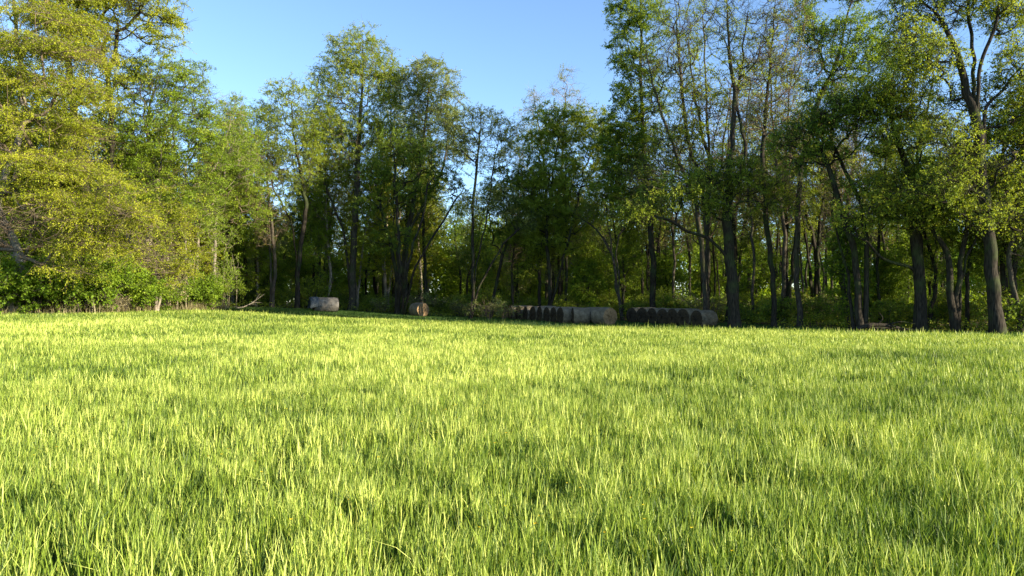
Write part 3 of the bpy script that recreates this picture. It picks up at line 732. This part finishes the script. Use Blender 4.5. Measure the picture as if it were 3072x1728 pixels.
P_SLIM = [proto('sa', 'very slim straight tree with a sparse high crown', **generic(141, 19, 'mid', crown0=0.45, cr=0.12, N=150, r0=0.0062, dens=0.6, lean=0.03)),
          proto('sb', 'very slim leaning tree with a sparse high crown', **generic(142, 18, 'pale', crown0=0.4, cr=0.12, N=150, r0=0.006, dens=0.55, lean=0.10, bark='bark')),
          proto('sc', 'slim mostly bare tree with fine grey-brown twigs', **generic(143, 20, 'gold', crown0=0.35, cr=0.14, N=230, r0=0.007, dens=0.15, n_lf=5, twig='twig', bark='bark'))]
P_OLV = [proto('oa', 'tall olive green tree', **generic(131, 19, 'olive', crown0=0.2, cr=0.2, N=360, n_lf=16, twig='twig', bark='bark_pale')),
         proto('ob', 'medium yellow-olive tree', **generic(132, 13, 'lime', crown0=0.15, cr=0.22, N=300, n_lf=16, twig='twig', bark='bark_pale'))]
P_LOW = [proto('la', 'low understory tree with light green leaves', **generic(121, 7, 'lime', crown0=0.15, cr=0.26, N=200, r0=0.009, twig='bark')),
         proto('lb', 'low understory tree with broad bright leaves', **generic(122, 6.5, 'shrub', crown0=0.15, cr=0.26, N=200, r0=0.009)),
         proto('lc', 'low understory tree with bright yellow-green leaves', **generic(123, 7.5, 'shrub', crown0=0.12, cr=0.26, N=220, r0=0.009, twig='bark'))]  # light leaf colours stand in for sun reaching under the canopy
_first = {}
def put(key, name, x, y, s, rz, label, cat, group):
    z = float(terrain(x, y)) - 0.04
    if key not in _first:
        kw, _ = DESC[key]
        o = make_tree(name, (x, y, z), label=label, cat=cat, group=group, **kw)
        o.rotation_euler = (0, 0, rz); o.scale = (s, s, s)
        _first[key] = o
    else:
        o = dup(_first[key], (x, y, z), rz, s)
        o.name = name
    tag(o, label, cat, group)
    return o

SIL = np.array([(-900, -500), (0, -300), (330, -100), (430, 120), (480, 240), (640, 330), (700, 370), (780, 420), (860, 330), (950, 330), (1080, 280), (1200, 300), (1330, 380), (1390, 520), (1440, 560), (1500, 540),
                (1560, 420), (1700, 380), (1790, 400), (1850, 400), (1920, 250), (2000, 90), (2350, 60), (2500, 180), (2700, 280), (2900, 330), (3072, 260), (4000, 100)], float)
def place_px(x, y): return 1536 + F_PX * x / y
def zone(px):
    if px < 560: return 'the left olive trees'
    if px < 1000: return 'the tarp-covered bale'
    if px < 1330: return 'the single round bale'
    if px < 1500: return 'the slender forked tree'
    if px < 1860: return 'the left bale row'
    if px < 2160: return 'the right bale row'
    if px < 2500: return 'the thick mossy trunk'
    if px < 2800: return 'the ivy green trunk'
    return 'the largest trunk'

BALE_SPOTS = [(X(1257, 69), 69, 3.2), (X(972, 68), 68, 3.2)] + [(X(1552 + 22 * i, 66.5 - 1.36 * i), 66.5 - 1.36 * i, 2.6) for i in range(8)] + [(X(1742, 56.2), 56.2, 3), (X(1812, 55), 55, 3)] + [(X(1914 + 31 * i, 59.5 - 1.3 * i), 59.5 - 1.3 * i, 2.6) for i in range(7)]
def inside_wood():
    r = np.random.default_rng(41)
    HTS = {'ta': 21, 'tb': 22, 'tc': 20, 'td': 22, 'oa': 19, 'sa': 19, 'sb': 18, 'sc': 20, 'ob': 13, 'ma': 13, 'mb': 12, 'mc': 14, 'md': 12, 'la': 7, 'lb': 6.5, 'lc': 7.5}
    pts = []
    tries = 0
    want = 252
    while len(pts) < want and tries < 20000:
        tries += 1
        y = 32 + 85 * r.random() ** 1.1; x = (r.random() * 2 - 1) * (0.78 * y + 4)
        ws = float(wood_side(np.array([x]), np.array([y]))[0])
        if ws < 1.5 or ws > 42: continue
        px = place_px(x, y)
        if 1300 < px < 1520 and y > 66 and r.random() < 0.75: continue
        if any(math.hypot(x - a, y - b) < q for a, b, q in BALE_SPOTS): continue
        md = 1.9 if ws < 15 else 2.6
        if any((x - a) ** 2 + (y - b) ** 2 < md * md for a, b in pts): continue
        pts.append((x, y))
        top = np.interp(px, SIL[:, 0], SIL[:, 1])
        hmax = Z(top, y) - float(terrain(x, y))
        right = px > 1900
        u = r.random()
        if right:
            pool = P_SLIM if u < 0.52 else (P_TALL if u < 0.68 else (P_MID if u < 0.76 else P_LOW))
        elif px < 700: pool = P_OLV if u < 0.75 else P_LOW
        elif px < 1340: pool = P_MID if u < 0.35 else (P_TALL if u < 0.62 else (P_OLV if u < 0.8 else P_LOW))
        else: pool = P_MID if u < 0.45 else (P_SLIM if u < 0.7 else P_LOW)
        key = pool[r.integers(len(pool))]
        if hmax < HTS[key] * 0.75:
            pool = P_MID if hmax > 9 else P_LOW; key = pool[r.integers(len(pool))]
        s = min((0.8 + 0.35 * r.random()), hmax / HTS[key])
        if s < 0.45: continue
        deep = 'deep' if ws > 14 else 'close'
        put(key, 'wood_tree', x, y, s, r.random() * 6.28, f"{DESC[key][1]} {deep} behind {zone(px)}".replace('understory ', ''), 'tree', f"wood trees {deep} behind {zone(px)}")
    # the same wood going on past the right side of the frame; its shade falls along the edge
    for i in range(11):
        t = r.random()
        x = 30 + 42 * t + r.normal() * 2.5; y = 44 - 0.62 * (x - 24) + 3 + 9 * r.random()
        key = (P_TALL[:1] + P_TALL[2:3])[r.integers(2)]
        put(key, 'wood_tree', x, y, 0.62 + 0.25 * r.random(), r.random() * 6.28, 'tall slender leafy tree past the right end of the wood edge', 'tree', 'trees of the wood edge beyond the right side')
inside_wood()

def far_wood():
    """the wood's far side, read as one mass of sunlit leaves through the gaps"""
    r = np.random.default_rng(45)
    Vs, As = [], []
    for i in range(330):
        x = (r.random() * 2 - 1) * 105; y = 108 + 34 * r.random()
        px = place_px(x, y)
        hmax = Z(np.interp(px, SIL[:, 0], SIL[:, 1]) + 70, y)
        h = max(8, min(9 + 8 * r.random(), hmax))
        n = 1900
        d = r.normal(size=(n, 3)); d /= np.linalg.norm(d, axis=1, keepdims=True)
        k = r.integers(0, 9, n); cc = r.normal(size=(9, 3)) * np.array([2.8, 2.2, 0]); cc[:, 2] = h * (0.06 + 0.84 * r.random(9))
        C = np.array([x, y, 0.6]) + cc[k] + d * (r.random(n) ** 0.4)[:, None] * np.array([2.0, 2.0, h * 0.13])
        ax = r.normal(size=(n, 3)); ax /= np.linalg.norm(ax, axis=1, keepdims=True)
        nr = r.normal(size=(n, 3)) * .7; nr[:, 2] += .7
        s = np.cross(nr, ax); s /= np.linalg.norm(s, axis=1, keepdims=True)
        L = 0.42
        Vs.append(np.stack([C, C + ax * L * .5 + s * L * .32, C + ax * L, C + ax * L * .5 - s * L * .32], 1).reshape(-1, 3))
        As.append(np.repeat(np.clip(r.random() * .5 + .5 * r.random(n), 0, 1), 4))
    V = np.vstack(Vs)
    o = mesh_obj('distant_wood', V, np.arange(len(V)).reshape(-1, 4), M['lime'], attr=np.concatenate(As))
    tag(o, 'far green treeline glimpsed through the gaps of the wood', 'trees', kind='stuff')
far_wood()

# ------------------------------------------------------------------ shrubs along the foot of the wood
def bush_spec(seed, h, w, leaf, twig='bark', n_lf=10, lf=(0.12, 0.09), N=120, dens=1.0, tip=0.008):
    r = np.random.default_rng(seed)
    stems, r0 = [], []
    for k in range(4):
        a = r.random() * 6.28; q = w * 0.5 * r.random()
        stems.append([(math.cos(a) * .1, math.sin(a) * .1, 0), (math.cos(a) * q * .5, math.sin(a) * q * .5, h * .4), (math.cos(a) * q, math.sin(a) * q, h * .8)]); r0.append(0.035)
    lobes = [(r.normal() * w * .35, r.normal() * w * .35, h * (0.3 + 0.5 * r.random()), w * .45, w * .45, h * .28) for k in range(6)]
    return dict(stems=stems, r0s=r0, lobes=lobes, N=N, leaf=leaf, bark=twig, twig=twig, clear=0.2, seed=seed, n_tw=4, n_lf=n_lf, lf=lf, dens=dens, tw_len=0.5, tip=tip)
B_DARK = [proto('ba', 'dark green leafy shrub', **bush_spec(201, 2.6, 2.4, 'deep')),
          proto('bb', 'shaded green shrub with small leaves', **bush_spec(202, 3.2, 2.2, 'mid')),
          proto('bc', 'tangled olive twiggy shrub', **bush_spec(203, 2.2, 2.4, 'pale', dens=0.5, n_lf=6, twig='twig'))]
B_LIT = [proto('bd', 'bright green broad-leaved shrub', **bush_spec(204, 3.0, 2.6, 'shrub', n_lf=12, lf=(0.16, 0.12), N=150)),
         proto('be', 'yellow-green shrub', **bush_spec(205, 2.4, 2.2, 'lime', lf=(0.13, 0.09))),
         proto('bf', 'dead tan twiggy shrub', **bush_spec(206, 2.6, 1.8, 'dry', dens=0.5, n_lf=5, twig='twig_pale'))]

def edge_point(t):
    seg = np.hypot(*np.diff(EDGE, axis=0).T); c = np.concatenate([[0], np.cumsum(seg)])
    s = t * c[-1]; return np.array([np.interp(s, c, EDGE[:, 0]), np.interp(s, c, EDGE[:, 1])])

def shrubs():
    r = np.random.default_rng(51)
    pts = []
    n = 0; tries = 0
    while n < 120 and tries < 9000:
        tries += 1
        y = 30 + 60 * r.random(); x = (r.random() * 2 - 1) * (0.72 * y + 3)
        ws = float(wood_side(np.array([x]), np.array([y]))[0])
        if ws < 1.0 or ws > 16: continue
        if any(math.hypot(x - a, y - b) < q - 0.4 for a, b, q in BALE_SPOTS): continue
        if r.random() > 1.2 - ws / 16: continue
        if any((x - a) ** 2 + (y - b) ** 2 < 1.7 ** 2 for a, b in pts): continue
        px = place_px(x, y)
        left = px < 660
        if px > 2100 and ws < 4 and r.random() < 0.6: continue
        pts.append((x, y)); n += 1
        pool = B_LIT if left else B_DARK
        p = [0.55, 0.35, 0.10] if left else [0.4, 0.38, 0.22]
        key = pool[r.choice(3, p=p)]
        where = 'at the wood foot' if ws < 6 else 'inside the wood'
        put(key, 'shrub', x, y, 0.65 + 0.5 * r.random(), r.random() * 6.28, f"{DESC[key][1]} {where} behind {zone(px)}".replace('behind the left olive trees', 'below the left olive trees'), 'shrub', f"shrubs {where} near {zone(px)}")
shrubs()
# shrubs one can tell apart
for i, (px, d, s) in enumerate([(10, 44.2, 1.1), (120, 44.8, 1.25), (230, 45.6, 1.05), (265, 46.6, 1.3), (375, 48.4, 0.95), (430, 50.4, 0.9), (500, 54, 0.85), (590, 60.5, 0.9)]):
    put('bd' if i % 3 != 2 else 'be', 'shrub', X(px, d), d, s, i * 1.3, 'leafy bright green bush in the sunlit row along the left field edge', 'shrub', 'sunlit bushes along the left field edge')
def one(key, name, px, d, s, rz, label, cat='shrub', group=None):
    put(key, name, X(px, d), d, s, rz, label, cat, group)
one('bd', 'shrub', 60, 45.5, 1.1, 0.4, 'leafy bright green bush in the sunlit row along the left field edge', 'shrub', 'sunlit bushes along the left field edge')
one('bd', 'shrub', 190, 46.5, 1.15, 2.0, 'leafy bright green bush in the sunlit row along the left field edge', 'shrub', 'sunlit bushes along the left field edge')
one('bd', 'shrub', 300, 48.5, 1.0, 3.3, 'leafy bright green bush in the sunlit row along the left field edge', 'shrub', 'sunlit bushes along the left field edge')
one('bf', 'shrub', 350, 47.5, 0.55, 1.0, 'small pinkish dead shoot standing at the field edge on the left', 'dead plant')
one('bf', 'shrub', 455, 53, 1.7, 1.0, 'tall pinkish-brown tangle of dead vines between the yellow-green trees', 'dead plant')
one('be', 'shrub', 400, 50, 1.0, 0.2, 'leafy bright green bush in the sunlit row along the left field edge', 'shrub', 'sunlit bushes along the left field edge')
one('bd', 'shrub', 560, 60, 1.1, 5.0, 'vivid green bush on slim lit stems near the corner of the field')
one('be', 'shrub', 640, 64, 1.1, 1.4, 'feathery green bush at the corner of the field just left of the fallen branch')
one('bc', 'shrub', 1470, 63.5, 0.85, 1.1, 'olive-brown bush just left of the left bale row')
one('bc', 'shrub', 1510, 64, 0.7, 4.1, 'small yellowish bush touching the far end of the left bale row')

def saplings():
    """slim pale stems at the left foot of the wood"""
    r = np.random.default_rng(61)
    protos = []
    for k in range(3):
        rr = np.random.default_rng(300 + k); h = 2.6 + 0.8 * k
        protos.append(proto('sap%d' % k, 'slim pale sapling', stems=[[(0, 0, 0), (rr.normal() * .1, rr.normal() * .1, h * .5), (rr.normal() * .25, rr.normal() * .25, h)]], r0s=[0.035],
            lobes=[(0, 0, h * .75, .5, .5, h * .25), (0.3 * rr.normal(), 0.3 * rr.normal(), h * .9, .4, .4, .4)], N=22, leaf='lime', bark='twig_pale', twig='twig_pale', clear=h * .35, seed=300 + k, n_tw=4, n_lf=7, lf=(0.11, 0.07), tw_len=0.4, tip=0.006))
    for i in range(46):
        t = r.random()
        px = 10 + 700 * t
        d = np.interp(px, [0, 300, 500, 600, 710], [45.5, 48, 55, 61, 67]) + r.normal() * 0.7
        put(protos[r.integers(3)], 'sapling', X(px, d), d, 0.7 + 0.5 * r.random(), r.random() * 6.28, 'slim pale-stemmed sapling in the lit row along the left field edge', 'sapling', 'pale saplings along the left field edge')
saplings()

# ------------------------------------------------------------------ round bales
def bale_mat(name, dark, light, ring=False):
    m, n, out = new_mat(name)
    tc = n.nodes.new('ShaderNodeTexCoord')
    ns = n.nodes.new('ShaderNodeTexNoise'); ns.inputs['Scale'].default_value = 3.5; ns.inputs['Detail'].default_value = 8; ns.inputs['Roughness'].default_value = 0.7
    n.links.new(tc.outputs['Object'], ns.inputs[0])
    n2 = n.nodes.new('ShaderNodeTexNoise'); n2.inputs['Scale'].default_value = 40; n2.inputs['Detail'].default_value = 3
    mp = n.nodes.new('ShaderNodeMapping'); mp.inputs['Scale'].default_value = (4.0, 0.5, 0.5)
    n.links.new(tc.outputs['Object'], mp.inputs[0]); n.links.new(mp.outputs[0], n2.inputs[0])
    ad = n.nodes.new('ShaderNodeMath'); ad.operation = 'MULTIPLY_ADD'; ad.inputs[1].default_value = 0.35
    n.links.new(n2.outputs[0], ad.inputs[0]); n.links.new(ns.outputs[0], ad.inputs[2])
    rp = n.nodes.new('ShaderNodeValToRGB')
    rp.color_ramp.elements[0].position = 0.45; rp.color_ramp.elements[0].color = (*dark, 1)
    rp.color_ramp.elements[1].position = 0.85; rp.color_ramp.elements[1].color = (*light, 1)
    n.links.new(ad.outputs[0], rp.inputs[0])
    p = n.nodes.new('ShaderNodeBsdfPrincipled'); p.inputs['Roughness'].default_value = 0.95; p.inputs['Specular IOR Level'].default_value = 0.1
    bp = n.nodes.new('ShaderNodeBump'); bp.inputs['Distance'].default_value = 0.03
    n.links.new(n2.outputs[0], bp.inputs['Height']); n.links.new(bp.outputs[0], p.inputs['Normal'])
    n.links.new(rp.outputs[0], p.inputs['Base Color']); n.links.new(p.outputs[0], out.inputs[0])
    return m
M['hay_side'] = bale_mat('weathered_hay', (0.085, 0.066, 0.042), (0.29, 0.235, 0.155))
M['hay_end'] = bale_mat('hay_end', (0.125, 0.078, 0.038), (0.38, 0.255, 0.135))  # end brown brightened to carry sunlight that misses the face
M['hay_end_grey'] = bale_mat('hay_end_grey', (0.024, 0.018, 0.012), (0.085, 0.063, 0.038))  # ends turned from the sun, their shade put into the colour
M['hay_pale'] = bale_mat('sun_bleached_hay', (0.075, 0.068, 0.058), (0.22, 0.205, 0.18))  # hay greyed so the slumped bale looks shaded
M['tarp'] = bale_mat('old_tarp', (0.035, 0.045, 0.055), (0.13, 0.15, 0.16))

def make_bale(name, loc, rz, Rr, L, seed, endm='hay_end_grey', sag=0.06, sidem='hay_side'):
    """axis along local X; parts: net_wrap (the round side), two end_face"""
    r = np.random.default_rng(seed)
    root = empty(name, loc, rz)
    na, nl = 40, 9
    a = np.arange(na) * 2 * np.pi / na
    ph = r.random(4) * 6.28
    def prof(a, t):
        rr = Rr * (1 + 0.012 * np.sin(3 * a + ph[0]) + 0.01 * np.sin(7 * a + ph[1]) + 0.012 * math.sin(9 * t + ph[2]) + 0.006 * r.normal(size=len(a)))
        yy = rr * np.cos(a) * (1 + sag * 0.6); zz = rr * np.sin(a) * (1 - sag)
        zz = np.maximum(zz, -Rr * 0.90)
        return yy, zz + Rr * 0.90
    V = []
    xs = np.linspace(-L / 2, L / 2, nl)
    for i, x in enumerate(xs):
        k = 0.955 if i in (0, nl - 1) else (0.992 if i in (1, nl - 2) else 1.0)
        y, z = prof(a, i / nl); zc = Rr * .9
        V.append(np.stack([np.full(na, x) + 0.01 * r.normal(size=na), y * k, zc + (z - zc) * k], -1))
    Vs = np.vstack(V)
    i = np.arange(nl - 1)[:, None] * na; j = np.arange(na)[None]; k = (j + 1) % na
    Q = np.stack([i + j, i + k, i + na + k, i + na + j], -1).reshape(-1, 4)
    mesh_obj('net_wrap', Vs, Q, M[sidem], root, shade=True)
    for e in (0, 1):
        ring = V[0 if e == 0 else -1].copy(); s = -1 if e == 0 else 1
        c = ring.mean(0); W = [ring]
        for q, f in enumerate((0.8, 0.55, 0.3, 0.1)):
            w = c + (ring - c) * f; w[:, 0] = c[0] + s * (0.03 + 0.025 * r.normal(size=na) * (1 if q < 3 else .3) + (0.035 if q % 2 else 0.0)); W.append(w)
        W.append(c[None] + np.array([[s * 0.03, 0, 0]]))
        Vv = np.vstack(W)
        i = np.arange(4)[:, None] * na
        Q = np.stack([i + j, i + k, i + na + k, i + na + j], -1).reshape(-1, 4)
        if e == 0: Q = Q[:, ::-1]
        T = np.stack([4 * na + np.arange(na), 4 * na + (np.arange(na) + 1) % na, np.full(na, 5 * na)], -1)
        mesh_obj('end_face', Vv, Q, M[endm], root, T=T)
    return root

def bales():
    ordn = ['farthest', 'second farthest', 'third farthest', 'fourth farthest', 'fifth farthest', 'sixth farthest', 'seventh farthest', 'eighth farthest']
    # left row: eight side by side, nearest shows its whole side
    for i in range(8):
        t = i / 7.0
        px = 1552 + (1705 - 1552) * t ** 0.95; d = 66.5 - 9.5 * t
        x = X(px, d); z = float(terrain(x, d))
        rz = math.radians(19 + [0, 3, -2, 2, -3, 1, -1, 0][i])
        o = make_bale('hay_bale', (x, d, z - 0.04), rz, 0.70 + 0.015 * math.sin(i * 2.1), 1.36, 400 + i)
        tag(o, f'grey weathered round bale, {ordn[i]} of the eight side by side in the left row', 'hay bale', 'round bales in the left row')
    x = X(1742, 56.2)
    o = make_bale('hay_bale', (x, 56.2, float(terrain(x, 56.2)) - 0.04), math.radians(4), 0.70, 1.22, 420)
    tag(o, 'tan-streaked round bale seen from its side, behind a dark gap in the left row', 'hay bale', 'round bales in the left row')
    x = X(1785, 57.8)
    o = make_bale('hay_bale', (x, 57.8, float(terrain(x, 57.8)) - 0.04), math.radians(-35), 0.70, 1.25, 421)
    tag(o, 'mostly hidden round bale wedged behind the right end of the left row', 'hay bale', 'round bales in the left row')
    x = X(1812, 55.0)
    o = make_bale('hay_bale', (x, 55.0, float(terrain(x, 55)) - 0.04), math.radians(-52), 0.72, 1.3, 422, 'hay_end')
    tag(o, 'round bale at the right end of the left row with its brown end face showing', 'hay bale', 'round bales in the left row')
    # right row: seven, their left ends showing
    for i in range(7):
        t = i / 6.0
        px = 1914 + (2100 - 1914) * t; d = 59.5 - 7.8 * t
        if i == 6: px = 2112; d = 51.8
        x = X(px, d); z = float(terrain(x, d))
        o = make_bale('hay_bale', (x, d, z - 0.04 - (0.06 if i == 6 else 0)), math.radians(27 + [0, 2, -2, 1, -1, 2, -4][i]), 0.69 + 0.012 * math.sin(i * 1.7), 1.3, 440 + i)
        nm = ['farthest', 'second farthest', 'third farthest', 'middle', 'third nearest', 'second nearest', 'nearest and lowest'][i]
        tag(o, f'dark round bale, {nm} of the seven in the right row', 'hay bale', 'round bales in the right row')
    x = X(1257, 69)
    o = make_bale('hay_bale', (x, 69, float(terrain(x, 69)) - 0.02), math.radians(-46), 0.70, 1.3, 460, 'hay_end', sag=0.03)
    tag(o, 'single round bale standing alone with its sunlit golden-brown end', 'hay bale')
    # slumped, tarp-ended bale
    x = X(972, 68); z = float(terrain(x, 68))
    o = make_bale('hay_bale', (x + 0.15, 68, z - 0.03), math.radians(24), 0.74, 2.1, 461, 'hay_end_grey', sag=0.10, sidem='hay_pale')
    tag(o, 'long slumped pale grey bale with a dark tarp hanging over its left end', 'hay bale')
    r = np.random.default_rng(77)
    na, nl = 26, 8
    V = []
    for i in range(nl):
        xx = -1.05 - 0.42 * (1 - i / (nl - 1)) + 0.30 * (i > 4) * (i - 4) / 3 * 1.0
        for k in range(na):
            a = math.pi * (-0.12 + 1.24 * k / (na - 1))
            rr = 0.785 + 0.02 * math.sin(5 * a + i) + 0.012 * r.normal() - 0.06 * max(0, 3 - i) / 3
            V.append((xx + 0.03 * math.sin(7 * a + i), rr * math.cos(a) * 1.05, 0.67 + rr * math.sin(a) * 0.92 - 0.04 * max(0, 3 - i)))
    Q = [[i * na + k, i * na + k + 1, (i + 1) * na + k + 1, (i + 1) * na + k] for i in range(nl - 1) for k in range(na - 1)]
    tp = mesh_obj('tarp', np.array(V), np.array(Q), M['tarp'], o, shade=True)
    tp.modifiers.new('thick', 'SOLIDIFY').thickness = 0.012
bales()

# ------------------------------------------------------------------ fallen wood
def deadwood(name, loc, paths, radii, mat, label, cat):
    root = empty(name, loc); tag(root, label, cat)
    for i, (P, (ra, rb)) in enumerate(zip(paths, radii)):
        P = np.array(P, float); P = P * (0.75 if mat == 'bark_pale' else 1.0); R = np.linspace(ra, rb, len(P))
        P, R = catmull(P, R, 4)
        V, Q = [], []
        tube_chain(P, R, 7, V, Q, 0)
        mesh_obj('stem' if i == 0 else 'side_branch', np.vstack(V), np.vstack(Q), M[mat], root, shade=True)
x = X(712, 66.5); z = float(terrain(x, 66.5))
deadwood('fallen_branch', (x, 66.5, z),
    [[(0, 0, 0.05), (0.7, 0.2, 0.22), (1.5, 0.4, 0.62), (2.2, 0.5, 1.15), (3.0, 0.6, 1.75)], [(1.1, 0.3, 0.4), (1.7, 0.0, 0.50), (2.5, -0.2, 0.42)], [(0.3, 0.1, 0.1), (-0.4, 0.3, 0.22), (-0.9, 0.4, 0.10)], [(2.0, 0.5, 1.0), (2.2, 0.8, 1.5), (2.5, 0.9, 1.9)], [(1.5, 0.4, 0.62), (2.0, 0.9, 0.75), (2.6, 1.2, 0.7)]],
    [(0.075, 0.02), (0.035, 0.01), (0.04, 0.012), (0.02, 0.006), (0.025, 0.008)], 'bark_pale', 'pale barkless fallen branch leaning up out of the grass left of the tarp-covered bale', 'branch')
x = X(2650, 43); z = float(terrain(x, 43))
deadwood('fallen_tree_limb', (x, 43, z),
    [[(-1.6, 0, 0.15), (-0.7, 0.1, 0.42), (0.2, 0.1, 0.40), (1.2, 0.2, 0.2), (2.0, 0.2, 0.12)], [(-0.4, 0.1, 0.42), (-0.1, -0.1, 0.8), (-0.3, 0.0, 1.2)], [(0.2, 0.1, 0.4), (0.8, -0.3, 0.62), (1.6, -0.4, 0.5)], [(-1.0, 0.5, 0.1), (0.2, 0.6, 0.22), (1.6, 0.7, 0.1)]],
    [(0.15, 0.06), (0.04, 0.012), (0.05, 0.015), (0.12, 0.06)], 'bark_dark', 'dark fallen limbs lying low in the shade left of the ivy green trunk', 'branch')

# ------------------------------------------------------------------ uncounted growth on the wood floor and along the left margin
def floor_growth():
    r = np.random.default_rng(71)
    n = 260000
    y = 28 + 72 * r.random(n); x = (r.random(n) * 2 - 1) * (0.72 * y + 4)
    ws = wood_side(x, y)
    k = (ws > 0.2) & (ws < 30) & (noise2(x, y, 2.2) + 0.25 * r.random(n) > 0.42 + 0.012 * ws)
    x, y, ws = x[k], y[k], ws[k]; n = len(x)
    hgt = (0.15 + 1.1 * noise2(x + 5, y + 3, 1.7) ** 1.5) * (1 + 0.02 * ws)
    z = terrain(x, y) + hgt * r.random(n) ** 0.6
    C = np.stack([x, y, z], -1)
    ax = r.normal(size=(n, 3)); ax[:, 2] *= 0.5; ax /= np.linalg.norm(ax, axis=1, keepdims=True)
    nr = r.normal(size=(n, 3)) * 0.6; nr[:, 2] += 0.9
    s = np.cross(nr, ax); s /= np.linalg.norm(s, axis=1, keepdims=True)
    L = (0.10 + 0.10 * r.random(n))[:, None]
    V = np.stack([C, C + ax * L * .5 + s * L * .3, C + ax * L, C + ax * L * .5 - s * L * .3], 1).reshape(-1, 3)
    o = mesh_obj('undergrowth', V, np.arange(n * 4).reshape(-1, 4), M['mid'], attr=np.repeat(r.random(n), 4))
    tag(o, 'low dark green ground cover over the shaded wood floor', 'undergrowth', kind='stuff')
floor_growth()

def margin():
    r = np.random.default_rng(81)
    n = 3600
    px = r.random(n) * 720 - 30
    d = np.interp(px, [0, 300, 450, 600, 710], [45, 47, 52, 60, 66]) + r.normal(size=n) * 0.8
    x = X(px, d)
    k = noise2(x, d, 1.4) + 0.3 * r.random(n) > 0.5
    x, d = x[k], d[k]; n = len(x)
    V, Q, A = blades(r, x, d, 0.4 + 0.7 * r.random(n) * noise2(x, d, 2) ** .5, 0.03 * (0.5 + r.random(n)), 2, np.abs(r.normal(size=n)) * 0.3, r.random(n))
    o = mesh_obj('dead_weeds', V, Q, M['dry'], attr=A)
    tag(o, 'tan dead weed stalks along the left margin of the field', 'weeds', kind='stuff')
margin()

def flowers():
    r = np.random.default_rng(91)
    n = 1500
    y = 3.5 + 50 * r.random(n) ** 0.9; x = (r.random(n) * 2 - 1) * (0.72 * y + 1)
    k = (crop_side(x, y) < -1) & (noise2(x, y, 4) > 0.52)
    x, y = x[k], y[k]; n = len(x)
    z = terrain(x, y) + 0.30 + 0.08 * r.random(n)
    C = np.stack([x, y, z], -1); V, Q = [], []
    s = (0.006 + 0.006 * r.random(n)) * (1 + y / 40)
    for k in range(5):
        a = k * 2 * math.pi / 5; b = a + 0.62; c = a - 0.62
        f = lambda an, q, h: C + np.stack([np.cos(an) * s * q, np.sin(an) * s * q, s * h], -1)
        V.append(np.stack([C, f(b, .7, .3), f(a, 1.2, .55), f(c, .7, .3)], 1))
    V = np.stack(V, 1).reshape(-1, 3)
    m = leaf_mat('petal', (0.55, 0.38, 0.01), (0.75, 0.55, 0.02), (0.85, 0.70, 0.04), trans=0.3)
    o = mesh_obj('wildflowers', V, np.arange(len(V)).reshape(-1, 4), m, attr=np.repeat(r.random(n), 20))
    tag(o, 'tiny yellow buttercup flowers scattered through the crop', 'flowers', kind='stuff')
flowers()
